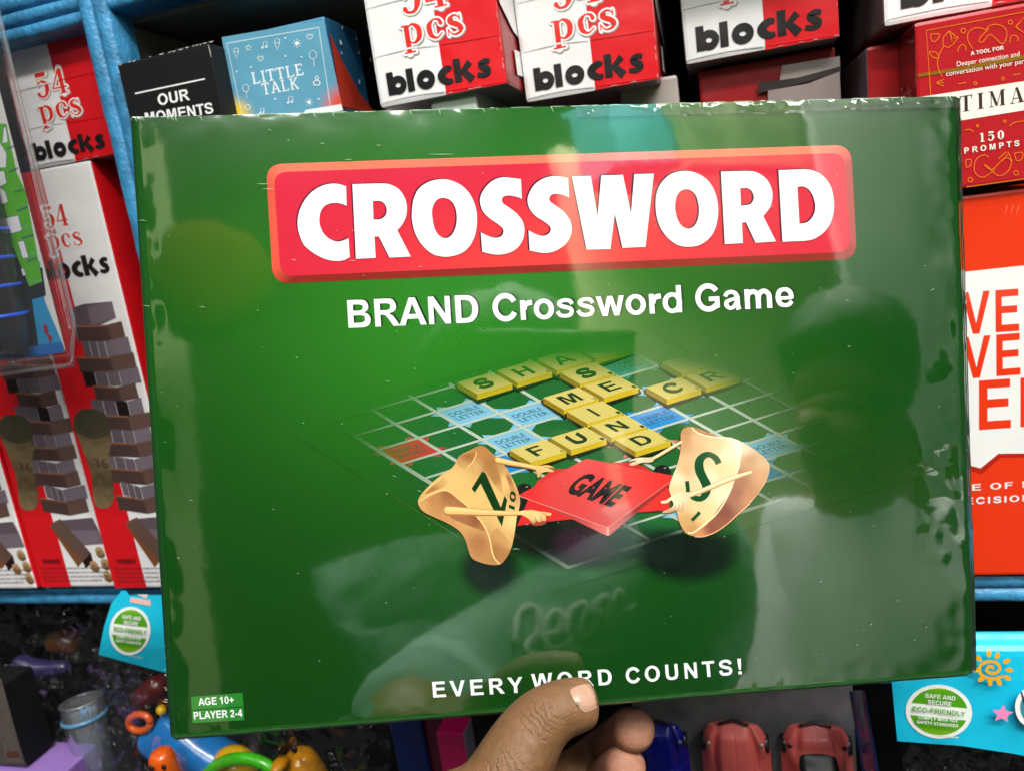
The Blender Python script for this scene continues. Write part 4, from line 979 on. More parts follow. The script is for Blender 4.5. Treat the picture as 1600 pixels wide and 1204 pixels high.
# ================================================================== boxes on the shelf
RED, REDD, WHT, GRY = rgb(212, 20, 30, .95), rgb(150, 14, 22, .9), (.76, .75, .76), rgb(150, 138, 134, .8)
BLACK = (.011, .010, .011)
ORG = rgb(208, 46, 26)
END_P = {}
def end_print(p):
    """the square end: white and red halves, a count and the word below"""
    p.rect(.53, 0.006, .996, 1.1, RED)
    for (s, A, B, cap) in (('54', (.29, .60), (.65, .60), .21), ('pcs', (.255, .395), (.74, .395), .20)):
        serif_word(p, s, (A[0]+.007, A[1]-.007), (B[0]+.007, B[1]-.007), cap, rgb(158, 146, 144), extra=.026, up=(0, cap), gap=.04)
        serif_word(p, s, A, B, cap, (.8, .79, .79), extra=.024, up=(0, cap), gap=.04)
        serif_word(p, s, A, B, cap, rgb(214, 40, 32), up=(0, cap), gap=.04)
    for v0, v1, g in ((.36, .345, .96), (.70, .72, .96), (.035, .028, .92)):     # soft creases in the board
        p.stroke([(.01, v0, .004), (.3, v0+.01, .012), (.52, (v0+v1)/2, .006)], .01, tuple(c*g for c in WHT), n=3)
        p.stroke([(.54, (v0+v1)/2, .006), (.75, v1, .012), (.985, v1-.01, .004)], .01, tuple(min(1, c*(1.10 if g > .93 else 1.25)) for c in RED), n=3)
    for k in range(14):                                       # rubbed edges
        e = rs.random(); L_ = rs.uniform(.01, .05)
        if k % 3: p.stroke([(.988, e, .002), (.990+rs.uniform(-.006, .002), e+L_/2, rs.uniform(.003, .008)), (.988, e+L_, .002)], .01, (.48, .30, .30), smooth=False)
        else: p.stroke([(.53+e*.45, .012, .002), (.53+e*.45+L_/2, .014, rs.uniform(.003, .008)), (.53+e*.45+L_, .012, .002)], .01, (.48, .30, .30), smooth=False)
    heavy_word(p, 'blocks', (.085, .075), (.91, .075), .122, BLACK, up=(0, .122))
end_made = None
def blocks_end(w, bl, label, h=1.08, side=None):
    """stacking-blocks box lying on its back, square end towards the aisle"""
    x0, y0, z0 = bl
    r = empty('stacking_blocks_box', (x0+w/2, y0+.15, z0), label, 'game box', 'stacking blocks boxes lying on the top shelf')
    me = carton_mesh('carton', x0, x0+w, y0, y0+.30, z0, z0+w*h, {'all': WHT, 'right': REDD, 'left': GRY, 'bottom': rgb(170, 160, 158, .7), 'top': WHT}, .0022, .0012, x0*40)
    link('carton', me, M['card'], r)
    fn = lambda u, v, hh: Vector((x0+u*w, y0-hh, z0+v*w))
    p = Paint(fn, .00012, .000003); end_print(p); p.build('end_print', M['card'], r)
    fs = lambda u, v, hh: Vector((x0+w+hh+.0009, y0+u*w, z0+v*w))
    p = Paint(fs, .0002, .00002)
    p.poly([(.02, .55), (.35, .42), (1.2, .30), (3.5, .30), (3.5, 1.05), (.02, 1.05)], WHT, sm=False)
    p.poly([(.30, .1), (.62, .12), (.62, .3), (.30, .28)], WHT, sm=False)
    p.build('side_print', M['card'], r)
    return r
ends = [((.071), (S(50, 282, .44).x+.001, .44, .0765), 'stacking blocks box left of the blue post, red and white end half in shade'),
        (S(793,131,.42).x-S(595,169,.42).x, tuple(S(595, 169, .42)), 'stacking blocks box next to the sky blue card box, count half cut off by frame'),
        (S(1031,121,.455).x-S(822,162,.455).x, tuple(S(822, 162, .455)), 'stacking blocks box in grey shade, middle one of the three whole ends'),
        (S(1313,70,.478).x-S(1071,105,.478).x, tuple(S(1071, 103, .478)), 'stacking blocks box with a bent bottom edge, lying on a crushed red carton'),
        (.092, tuple(S(1382, 42, .458)), 'stacking blocks box above the heart-pattern red box, only its bottom strip in frame')]
for w, bl, lab in ends: blocks_end(w, bl, lab)
# folded bottom flap of the fourth end, and what lies below the row
def loose_carton(name, tl, br, d, dep, cols, label, cat, mat='card', wob=.002, group=None, seed=1):
    a, c = S(*tl, d), S(*br, d)
    r = empty(name, ((a.x+c.x)/2, d+dep/2, c.z), label, cat, group)
    link('carton', carton_mesh('carton', a.x, c.x, d, d+dep, c.z, a.z, cols, .0018, wob, seed), M[mat], r)
    return r, a, c
r, a, c = loose_carton('crushed_carton', (1090, 112), (1312, 210), .492, .25, {'all': REDD, 'front': REDD, 'top': GRY}, 'crushed red and grey carton under the bent stacking blocks box', 'carton', seed=5)
p = Paint(on_shelf(.490), .0006, .00002)
p.poly([(1222,103),(1312,88),(1313,108),(1245,125),(1218,128)], GRY, sm=False)
p.poly([(1185,128),(1215,126),(1245,122),(1313,104),(1314,112),(1262,128),(1210,140),(1184,146)], (.02,.014,.014), sm=False)
p.poly([(1200,142),(1262,131),(1312,112),(1314,160),(1200,165)], rgb(152,136,134,.8), sm=False)
p.build('torn_flap', M['card'], r)
r, a, c = loose_carton('red_carton', (1352, 75), (1440, 200), .475, .25, {'all': rgb(168, 18, 24, .9), 'left': rgb(150, 140, 146, .7)}, 'plain red carton with a grey torn side, behind the heart-pattern red box', 'carton', seed=9)
r, a, c = loose_carton('pale_carton', (668, 150), (756, 240), .425, .12, {'all': rgb(188, 205, 190, .85), 'top': (.7, .74, .7)}, 'pale greenish carton tucked under the brightly lit blocks box', 'carton', wob=.003, seed=12)
r, a, c = loose_carton('grey_carton', (968, 130), (1066, 230), .475, .15, {'all': rgb(178, 166, 160, .8)}, 'grey-white carton under the shaded blocks box', 'carton', wob=.003, seed=16)

# ---- upright stacking-blocks boxes on the left
UW, UH = .071, .3055
def upright_print(p):
    H_ = UH/UW
    def q(x, y): return ((x-(24+(y-262)*.239))/135, H_-(y-255)/154)
    p.rect(.004, .004, .415, H_-.005, RED)
    for (s, A, B, cap) in (('54', (.32, 3.76), (.60, 3.76), .2), ('pcs', (.29, 3.56), (.70, 3.56), .19)):
        serif_word(p, s, A, B, cap, (.8, .79, .79), extra=.04, up=(0, cap), gap=.04)
        serif_word(p, s, A, B, cap, rgb(205, 50, 42), up=(0, cap), gap=.04)
    heavy_word(p, 'blocks', (.07, 3.27), (.94, 3.27), .15, BLACK, up=(0, .15))
    BR, BRL, MV, MVL = rgb(84, 62, 58, .75), rgb(108, 82, 74, .75), rgb(104, 90, 100, .75), rgb(128, 114, 126, .75)
    rs = random.Random(5); v = 2.98; k = 0
    p.poly([(.34, v), (.34, v-.16), (.60, v-.20), (.86, v-.14), (.86, v+.02), (.52, v+.03)], MV, sm=False)
    p.poly([(.56, v+.0), (.56, v-.18), (.86, v-.14), (.86, v+.02)], MVL, sm=False)
    v -= .17
    while v > .92:
        a, b = (BR, BRL) if k % 2 == 0 else (MV, MVL)
        n = (v-.9)/2.1; lx = .34+.05*(1-n)+rs.uniform(-.07, .05); cx = .72+rs.uniform(-.06, .05)-.02*(1-n); rx = .985-rs.uniform(0, .09)
        h = rs.uniform(.135, .16); dl = .015+.045*(1-n)+rs.uniform(-.012, .012)
        if k % 2 == 0:
            p.poly([(lx, v+dl*.2), (cx, v-dl), (cx, v-dl-h), (lx, v+dl*.2-h)], a, sm=False)
            p.poly([(cx, v-dl), (rx, v-dl*.3), (rx, v-dl*.3-h), (cx, v-dl-h)], b, sm=False)
            p.poly([(lx, v+dl*.2), (cx, v-dl), (cx, v-dl-.018), (lx, v+dl*.2-.018)], rgb(150, 100, 70, .8), sm=False)
        else:
            for t in range(3):
                if rs.random() < .16:
                    cc = (.012, .008, .008)
                else: cc = mixc(a, b, rs.uniform(0, .6))
                x0 = lx+(cx-lx)*t/3; x1 = lx+(cx-lx)*(t+1)/3-.006
                y0 = v+dl*.2-(dl*1.2)*t/3; y1 = v+dl*.2-(dl*1.2)*(t+1)/3
                p.poly([(x0, y0), (x1, y1), (x1, y1-h), (x0, y0-h)], cc, sm=False)
            p.poly([(cx, v-dl), (rx, v-dl*.3), (rx, v-dl*.3-h), (cx, v-dl-h)], b, sm=False)
        v -= h*.97; k += 1
    # cloth sack, spilled block, base slab and dice
    sack = [rgb(150, 128, 96, .7), rgb(112, 92, 64, .7), rgb(170, 148, 112, .7)]
    p.poly([(.05, 1.86), (.44, 1.90), (.45, 1.66), (.36, 1.44), (.33, 1.15), (.24, .94), (.04, .95), (.09, 1.3), (.06, 1.6)], lambda x, y: mixc(rgb(150, 128, 92, .62), rgb(104, 86, 60, .62), min(1, max(0, .5+.5*math.sin(y*11+x*3)+.6*noise.noise(Vector((x*14, y*14, 0)))))), step=.035)
    p.poly([(.05, 1.88), (.20, 1.98), (.44, 1.92), (.46, 1.72), (.24, 1.66), (.08, 1.74)], lambda x, y: mixc(rgb(92, 84, 62, .75), rgb(58, 54, 42, .75), .5+.5*noise.noise(Vector((x*20, y*20, 2)))), step=.035)
    p.text('36', (.16, 1.36), (.33, 1.34), .10, rgb(84, 66, 46, .7), up=(0, .10))
    p.poly([(.5, .66), (.98, .66), (1.0, .50), (.52, .48)], MVL, sm=False); p.poly([(.44, .78), (.94, .80), (.98, .66), (.5, .66)], MV, sm=False)
    p.poly([(.36, .74), (.52, .80), (.80, .40), (.66, .30), (.58, .34)], BRL, sm=False)
    p.poly([(.36, .74), (.40, .62), (.58, .24), (.66, .30)], rgb(130, 80, 48, .8), sm=False)
    p.poly([(.66, .30), (.80, .40), (.80, .30), (.68, .22)], rgb(40, 20, 14, .8), sm=False)
    for x, y in ((.80, .24), (.92, .40), (.95, .26), (1.0-.06, .12)):
        p.poly([(x-.045, y+.05), (x+.03, y+.06), (x+.055, y-.03), (x, y-.065), (x-.05, y-.03)], lambda a, b: mixc(rgb(196, 158, 112, .8), rgb(112, 76, 46, .8), sst(y+.05, y-.06, b)), step=.03)
        p.disc(x-.01, y+.01, .012, rgb(60, 36, 22))
    p.text('WARNING!', (.12, .285), (.36, .285), .05, (.03, .008, .008), bold=.03, up=(0, .05))
    for i, yy in enumerate((.215, .165, .115, .068)):
        p.text('This product contains small parts and is not suitable for', (.06, yy), (.97-.12*(i == 3), yy), .028, rgb(70, 40, 42), up=(0, .028))
up0 = None
uprights = []
def upright_at(x0, y0, label, first=False):
    z0 = -.2290
    if first:
        r = empty('stacking_blocks_box', (0, 0, 0), label, 'game box', 'stacking blocks boxes standing upright')
        me = carton_mesh('carton', 0, UW, 0, UW*.9, 0, UH, {'all': WHT, 'right': RED, 'left': RED, 'top': WHT}, .0018, .0009, 3)
        link('carton', me, M['card'], r)
        p = Paint(lambda u, v, hh: Vector((u*UW, -hh, v*UW)), .00012, .0000015); upright_print(p)
        p.build('front_print', M['card'], r)
        r.location = (x0, y0, z0); return r
    o = uprights[0].copy(); COL.objects.link(o); o.location = (x0, y0, z0); o['label'] = label
    for ch in list(uprights[0].children):
        c = ch.copy(); COL.objects.link(c); c.parent = o
    return o
bx = S(180, 921, .44).x
uprights.append(upright_at(bx, .44, 'upright stacking blocks box right beside the green box, tower picture partly covered', True))
upright_at(bx-UW-.0015, .4425, 'upright stacking blocks box half behind the clear blister pack, dice picture in full view')
upright_at(bx-2*UW-.004, .4405, 'upright stacking blocks box at the left frame edge, only its printed bottom corner showing')
for k in range(4):
    if k: upright_at(bx+.004+k*(UW+.004), .462, 'upright stacking blocks box wholly hidden behind the green game box')

# ---- black card box
def front_box(name, tl, tr, zb, d, dep, cols, label, cat, mat, bevel=.0012, wob=.0004):
    a, b = S(*tl, d), S(*tr, d); zt = (a.z+b.z)/2
    r = empty(name, ((a.x+b.x)/2, d+dep/2, zb), label, cat)
    link('carton', carton_mesh('carton', a.x, b.x, d, d+dep, zb, zt, cols, bevel, wob, a.x*30), M[mat], r)
    return r, a.x, b.x, zt
r, xa, xb, zt = front_box('card_game_box', (183, 102), (327, 66), .0765, .418, .060, {'all': (.010, .010, .011)}, 'black card game box with white lettering beside the blue post', 'card game', 'matte')
p = Paint(on_shelf(.418), .00015, .000003)
p.stroke([(211, 146.5, 2.2), (320, 123.5, 2.2)], 2.2, WHT, smooth=False)
grot(p, 'OUR', (248, 165.5), (296, 156.5), 15.5, WHT, up=(-3, -17.5))
grot(p, 'MOMENTS', (228, 194), (334, 177), 15, WHT, up=(-3, -17))
p.build('front_print', M['matte'], r)
p = Paint(lambda u, v, h: Vector((xb+h+.0005, .418+u, v)), .0002)
grot(p, 'MOMENTS', (.036, .050), (.036, .112), .012, WHT, up=(-.013, 0)); p.build('side_print', M['matte'], r)
p = Paint(on_shelf(.418), .00015, .000003); x = 186
while x < 326:
    L = rs.uniform(2, 9); y = 101.5-(x-183)*.25
    if rs.random() < .6: p.stroke([(x, y, .5), (x+L/2, y+rs.uniform(-.3, 1), rs.uniform(1, 2.2)), (x+L, y-L*.25, .4)], 1, (.5, .49, .47), smooth=False)
    x += L*1.3
p.stroke([(325, 70, .6), (328, 80, 1.4), (330, 90, .4)], 1, (.5, .49, .47), smooth=False)
p.build('worn_edge', M['matte'], r)

# ---- small blue card box with white doodles
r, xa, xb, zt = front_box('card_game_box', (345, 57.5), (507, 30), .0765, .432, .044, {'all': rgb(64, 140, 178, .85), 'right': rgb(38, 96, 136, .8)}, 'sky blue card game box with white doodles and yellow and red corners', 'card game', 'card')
p = Paint(on_shelf(.432), .00015, .000003)
BLU = rgb(96, 160, 188, .9)
def lt(x, y):
    c = BLU
    c = mixc(c, rgb(232, 196, 24), sst(30, 6, math.hypot((x-362)/1.2, (y-180))-4))
    c = mixc(c, rgb(222, 72, 44), sst(40, 10, math.hypot(x-540, y-168)*.85))
    return c
p.poly([(346.5, 58.5), (506, 31.5), (536, 172), (372, 200)], lt, step=6, sm=False)
WL = (.72, .78, .80)
p.stroke([(354, 68, 1), (498, 43, 1)], 1, WL, smooth=False); p.stroke([(498, 43, .8), (516, 165, .8)], 1, WL, smooth=False); p.stroke([(354, 68, .7), (378, 178, .7)], 1, WL, smooth=False)
serif_word(p, 'LittLE', (394.5, 132), (476, 117), 17.5, WL, up=(-3.4, -17.8), gap=.04)
serif_word(p, 'taLK', (411, 149), (468, 139), 17.5, WL, up=(-3.4, -17.8), gap=.06)
p.poly([(478, 172), (533, 163), (536, 173), (470, 183)], WL, sm=False)
def heart(x, y, s, w=.9, c=WL):
    p.stroke([(x, y+s), (x-s, y-.1*s), (x-.8*s, y-.8*s), (x-.3*s, y-.8*s), (x, y-.35*s), (x+.3*s, y-.8*s), (x+.8*s, y-.8*s), (x+s, y-.1*s)], w, c, closed=True, n=3)
def sun(x, y, s, c=WL):
    p.disc(x, y, s*.55, c, n=10)
    for k in range(8):
        t = k*math.pi/4; p.stroke([(x+math.cos(t)*s*.75, y+math.sin(t)*s*.75), (x+math.cos(t)*s*1.15, y+math.sin(t)*s*1.15)], 1, c, smooth=False)
def note(x, y, s, c=WL):
    p.disc(x-s*.5, y+s*.8, s*.32, c, n=8); p.disc(x+s*.5, y+s*.6, s*.32, c, n=8)
    p.stroke([(x-s*.25, y+s*.8), (x-s*.35, y-s*.6), (x+s*.65, y-s*.8), (x+s*.75, y+s*.6)], 1, c, smooth=False)
def cone(x, y, s, c=WL):
    p.stroke([(x-s*.6, y), (x+s*.15, y+s*1.7), (x+s*.6, y-.15*s)], .9, c, smooth=False)
    p.stroke([(x-s*.6, y), (x-s*.5, y-s*.8), (x, y-s*1.1), (x+s*.5, y-s*.9), (x+s*.6, y-.15*s)], .9, c); p.stroke([(x-s*.6, y), (x+s*.6, y-.15*s)], .9, c, smooth=False)
def balloon(x, y, s, c=WL):
    p.ring(x, y, s*.7, .9, c, ry=s*.85, n=12); p.stroke([(x+s*.1, y+s*.9), (x+s*.25, y+s*2.3)], .8, c, smooth=False)
heart(484, 58, 4.5); heart(407, 92, 4.5); sun(464, 68, 6); cone(433, 68, 6.5); note(413, 70, 6); balloon(489, 86, 8); cone(369, 82, 6); balloon(384, 138, 7); sun(483, 160, 5.5)
note(453, 156, 6); note(409, 173, 5); p.ring(495, 130, 5, 1.6, WL, ry=4); p.ring(495, 122, 2.6, 1.2, WL); p.ring(387, 168, 4, 1.2, WL)
for x, y in ((446, 60), (446, 88), (471, 89), (430, 155), (498, 155), (370, 112), (392, 105)): p.disc(x, y, 1.5, WL, n=8)
st = [(388+5*math.cos(-1.57+k*math.pi/5)*(1 if k % 2 == 0 else .45), 75+5*math.sin(-1.57+k*math.pi/5)*(1 if k % 2 == 0 else .45)) for k in range(10)]
for k in range(10): p.stroke([st[k], st[(k+1) % 10]], .8, WL, smooth=False)
p.build('front_print', M['card'], r)
p = Paint(lambda u, v, h: Vector((xb+h+.0005, .432+u, v)), .0002)
p.poly([(.002, .078), (.05, .078), (.03, .088), (.012, .105), (.002, .118)], rgb(196, 58, 40, .85), sm=False)
for k in range(14): p.disc(rs.uniform(.01, .07), rs.uniform(.095, .132), rs.uniform(.0008, .0018), WL, n=6)
p.build('side_print', M['card'], r)

# ---- red heart-pattern box and orange box on the right
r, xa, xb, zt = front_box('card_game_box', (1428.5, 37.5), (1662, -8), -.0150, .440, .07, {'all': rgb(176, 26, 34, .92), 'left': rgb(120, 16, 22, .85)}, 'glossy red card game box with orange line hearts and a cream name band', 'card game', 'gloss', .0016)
p = Paint(on_shelf(.440), .00015, .000003)
CRM, OL = (.78, .74, .66), rgb(226, 120, 24)
z8b = lambda L: Zm(1380, 0, .1375, L)
z4r = lambda L: Zm(1200, 0, .25, L)
p.poly(z4r([(938,610),(1800,478),(1820,655),(955,795)]), CRM, sm=False)
serif_word(p, 'INtiMACY'.replace('t', 'T').replace('i', 'I'), (1452, 184), (1656, 150), 25, (.045, .022, .018), up=(-.6, -25), gap=.26)
p.poly(z8b([(392,845),(850,770),(1700,610),(1700,655),(850,810),(395,880)]), rgb(140, 104, 20, .8), sm=False)
OW = 1.15
p.stroke(z8b([(540,1080),(490,350),(1700,120)]), OW, OL, smooth=False)
p.stroke(z8b([(1020,560),(965,470),(965,380),(1030,325),(1110,322),(1165,345)]), OW, OL)
p.stroke(z8b([(1165,345),(1210,295),(1290,280),(1380,320),(1405,400),(1350,500),(1220,395),(1130,480),(1090,470),(1110,420),(1200,330)]), OW, OL)
p.stroke(z8b([(540,390),(635,390),(625,440),(575,478),(545,450)]), OW, OL, closed=True)
p.stroke(z8b([(750,355),(680,430),(680,520),(740,545),(800,500),(850,430),(750,355)]), OW, OL, smooth=False); p.stroke(z8b([(750,355),(790,500),(770,390),(810,400),(800,440),(850,430)]), OW, OL, smooth=False)
p.stroke(z8b([(685,530),(630,640),(620,760),(670,870)]), OW, OL)
p.stroke(z8b([(525,590),(600,600),(630,660),(560,650)]), OW, OL, closed=True)
p.stroke(z8b([(845,590),(860,540),(900,510),(935,530),(935,580)]), OW, OL); p.stroke(z8b([(1440,490),(1450,420),(1500,405),(1535,440),(1520,470)]), OW, OL)
p.stroke(z8b([(690,905),(610,945),(690,980)]), OW, OL); p.stroke(z8b([(610,945),(690,940)]), OW, OL, smooth=False)
for x, y, rr in ((910,352,26),(1445,255,24),(1048,950,17),(1362,898,16)): q = z8b([(x, y)])[0]; p.ring(q[0], q[1], rr*.1375, OW, OL, n=14)
for L in ([(850,955),(945,940)], [(1475,855),(1560,840)]): p.stroke(z8b(L), OW, OL, smooth=False)
p.stroke(z8b([(1505,310),(1600,200),(1640,400),(1505,310)]), OW*1.6, OL, smooth=False)
grot(p, 'A TOOL FOR', z8b([(998,632)])[0], z8b([(1368,565)])[0], 5.6, CRM, up=(-.3, -6))
p.text('Deeper connection and', z8b([(838,758)])[0], z8b([(1550,640)])[0], 6.2, CRM, up=(-.3, -7.5))
p.text('conversation with your partner', z8b([(715,868)])[0], z8b([(1740,700)])[0], 6.2, CRM, up=(-.3, -7.5))
serif_word(p, '150', z4r([(1322,890)])[0], z4r([(1482,868)])[0], 14, CRM, up=(-.6, -14), gap=.22)
grot(p, 'PROMPTS', z4r([(1226,962)])[0], z4r([(1572,912)])[0], 9, CRM, up=(-.4, -9), gap=.4)
p.stroke(z4r([(1240,1170),(1800,1090)]), OW, OL, smooth=False)
p.stroke(z4r([(1420,1060),(1340,1110),(1290,1070),(1300,1000),(1350,970),(1380,985)]), OW, OL); p.stroke(z4r([(1350,1030),(1400,1060),(1480,990),(1520,1010),(1500,1070),(1440,1100),(1370,1040),(1350,1030)]), OW, OL)
p.stroke(z4r([(1440,995),(1490,950)]), OW, OL, smooth=False); p.stroke(z4r([(1460,1010),(1500,965)]), OW, OL, smooth=False); p.stroke(z4r([(1500,950),(1525,1010)]), OW, OL, smooth=False)
p.stroke(z4r([(1235,1000),(1270,1000),(1265,1035),(1240,1045)]), OW, OL, closed=True); p.stroke(z4r([(1540,960),(1590,955),(1585,995),(1555,1005)]), OW, OL, closed=True)
p.stroke(z4r([(1508,790),(1550,765),(1640,755)]), OW, OL); p.stroke(z4r([(1230,815),(1260,810),(1285,825)]), OW, OL)
for x, y, rr in ((1480,760,8),(1310,788,7),(1550,1082,14),(1265,1125,14)): q = z4r([(x, y)])[0]; p.ring(q[0], q[1], rr*.25, OW, OL, n=14)
p.build('front_print', M['gloss'], r)
p = Paint(lambda u, v, h: Vector((xa-h-.0005, .440+u, v)), .0002)
p.text('For Couples', (.040, .030), (.006, .030), .008, rgb(190, 150, 150), up=(0, .010)); p.text('to talk', (.036, .018), (.008, .018), .008, rgb(190, 150, 150), up=(0, .009))
p.build('side_print', M['gloss'], r)
r, xa, xb, zt = front_box('party_game_box', (1474, 316), (1760, 268), -.2290, .446, .06, {'all': rgb(224, 52, 14, .95)}, 'tall orange and white game box standing under the red heart-pattern box', 'party game', 'gloss', .0016)
p = Paint(on_shelf(.446), .00015, .000003)
z8r = lambda L: Zm(1200, 301, .25, L); zR1 = lambda L: Zm(1200, 602, .25, L)
OB = rgb(224, 50, 14, .97)
p.poly([(1474, 428.5), (1760, 398), (1766, 706), (1560, 708), (1532, 731), (1500, 722), (1482, 724)], (.76, .755, .75), sm=False)
p.poly([(1500, 722), (1532, 731), (1560, 708), (1766, 706), (1766, 712), (1564, 714), (1534, 740), (1500, 728)], rgb(176, 34, 10, .9), sm=False)
for s_, A_, B_, up in (('VE', (1506, 523), (1593, 517), (-.5, -66)), ('VE', (1506, 592), (1595, 585), (-.3, -65)), ('EL', (1527, 671.5), (1640, 664), (0, -77))):
    grot(p, s_, A_, B_, 60, OB, up=up, gap=.08)
grot(p, 'GAME OF POWER', (1452, 770), (1700, 755), 10, (.76, .75, .74), up=(-.1, -10), gap=.16)
grot(p, 'DECISIONS', (1490, 788.5), (1628, 781), 10, (.76, .75, .74), up=(-.1, -10), gap=.16)
for k in range(3): p.stroke([(1570+k*9, 336, .5), (1573+k*9, 324, 1.6), (1574+k*9, 320, .5)], 1, rgb(236, 110, 80), smooth=False)
p.build('front_print', M['gloss'], r)

# ================================================================== blister pack on the left
M['shell'] = film_mat('clear_blister_plastic', rough=.06, base=.012, peak=.4, haze=.015, bumps=[(45, .0003, 3, (1, 1, .4))])
M['black_plastic'] = plain_mat('black_plastic', (.014, .015, .018), rough=.22, spec=.5, var=.2)
M['blue_ring'] = plain_mat('blue_plastic_ring', rgb(40, 90, 225, .9), rough=.3, var=.08)
dB = .375
bl = empty('blister_pack', S(40, 580, dB), 'clear blister pack with black tubes and a green lettered card, hanging at the left edge', 'blister pack')
def grid_sheet(fn, nx, ny, name, mat, parent, col=None, smooth=True):
    V = [fn(i/nx, j/ny) for j in range(ny+1) for i in range(nx+1)]
    Fc = [(j*(nx+1)+i, j*(nx+1)+i+1, (j+1)*(nx+1)+i+1, (j+1)*(nx+1)+i) for j in range(ny) for i in range(nx)]
    me = mesh_from(name, V, Fc)
    if col: set_colors(me, [col]*len(V))
    return link(name, me, mat, parent, smooth)
p = Paint(on_shelf(dB), 0, .00002)
p.poly([(-260,-140),(-72,-140),(102,546),(98,551),(-120,580)], rgb(232, 230, 226, .85), sm=False)
zb = lambda L: Zm(0, 301, .25, L)
GN, BKS = rgb(86, 176, 36, .9), (.015, .016, .02)
p.poly([(-120,420),(62,408),(70,470),(102,547),(98,551),(-120,580)], rgb(36, 146, 200, .9), sm=False)
p.poly([(-120,180),(-14,180),(20,300),(50,420),(66,418),(72,462),(50,468),(60,540),(-100,570)], BKS, sm=False)
p.poly([(-40,190),(10,194),(26,270),(40,300),(66,440),(46,448),(20,385),(4,312),(-14,260)], GN, sm=False)
for q in ([(6,200),(9,200),(12,222),(4,224)], [(-6,215),(10,240),(9,262),(-2,262)], [(-2,292),(8,300),(12,316),(2,320)], [(8,342),(28,337),(34,360),(16,366)], [(28,378),(37,377),(44,402),(36,404)], [(33,420),(37,420),(40,430),(36,431)], [(-8,268),(6,268),(10,286),(0,292)]):
    p.stroke(q+[q[0]], 1.6, rgb(60, 92, 150), smooth=False); p.poly(q, (.74, .74, .74), sm=False)
for L in ([(10,232),(22,228)], [(14,268),(28,262)], [(22,300),(36,296)], [(26,330),(44,322)], [(34,372),(52,366)], [(42,408),(58,402)]): p.stroke(L, 1.2, rgb(60, 92, 150), smooth=False)
p.poly(Zm(0, 301, .25, [(270,820),(295,830),(300,880),(325,900),(310,945),(300,900),(275,870)]), rgb(150, 30, 40), sm=False)
p.poly([(-60,556),(20,545),(96,534),(100,550),(-60,574)], rgb(24, 96, 170), sm=False)
for x in (4, 20): p.disc(x, 551, 5, (.6,.6,.62), 2)
p.build('card', M['gloss'], bl)
# black tubes with blue rings under the clear shell
top_, bot_ = S(-84, 190, dB-.012), S(2, 548, dB-.012)
bm = bmesh.new(); tube(bm, [top_+(bot_-top_)*t for t in (0, .05, .3, .6, .9, .97, 1)], [.012, .0175, .0178, .018, .0178, .0165, .012], 28)
link('tube', bm_mesh('tube', bm), M['black_plastic'], bl, smooth=True)
for y in (356, 400, 444, 491):
    c = top_+(bot_-top_)*((y-190)/358.0)
    bm = bmesh.new(); d = (bot_-top_).normalized(); tube(bm, [c-d*.0012, c-d*.0008, c+d*.0008, c+d*.0012], [.0178, .0186, .0186, .0178], 32)
    link('ring', bm_mesh('ring', bm), M['blue_ring'], bl, smooth=True)
# vacuum-formed clear shell with rounded lower corner
def shell_pt(s, t):
    # s across (0 left .. 1 right edge), t down
    x_edge = 62+(t*780-380-(-0))*0 ; y = -160+t*738
    xr = -46+(y+160)*.2435; k = sst(1.0, .93, t); xr = xr-(1-k)*16
    x = -260+(xr+260)*s
    rim_ = min(sst(1.0, .955, s), sst(1.0, .965, t))
    return S(x, y-(x-60)*.05*sst(.8, 1, t), dB-.003-.020*rim_-.001*noise.noise(Vector((s*9, t*14, 0))))
grid_sheet(shell_pt, 110, 150, 'clear_shell', M['shell'], bl)
edge = [S(-46+(y+160)*.2435-(16*(1-sst(560, 500, y))), y, dB-.004) for y in range(-160, 566, 12)]+[S(112, 568, dB-.004), S(98, 573, dB-.004), S(60, 577, dB-.004), S(0, 585, dB-.004), S(-60, 592, dB-.004)]
M['rim'] = film_mat('blister_rim_plastic', rough=.1, base=.12, peak=.6, haze=.12)
bm = bmesh.new(); tube(bm, edge, .0011, 10); link('shell_rim', bm_mesh('shell_rim', bm), M['rim'], bl, smooth=True)

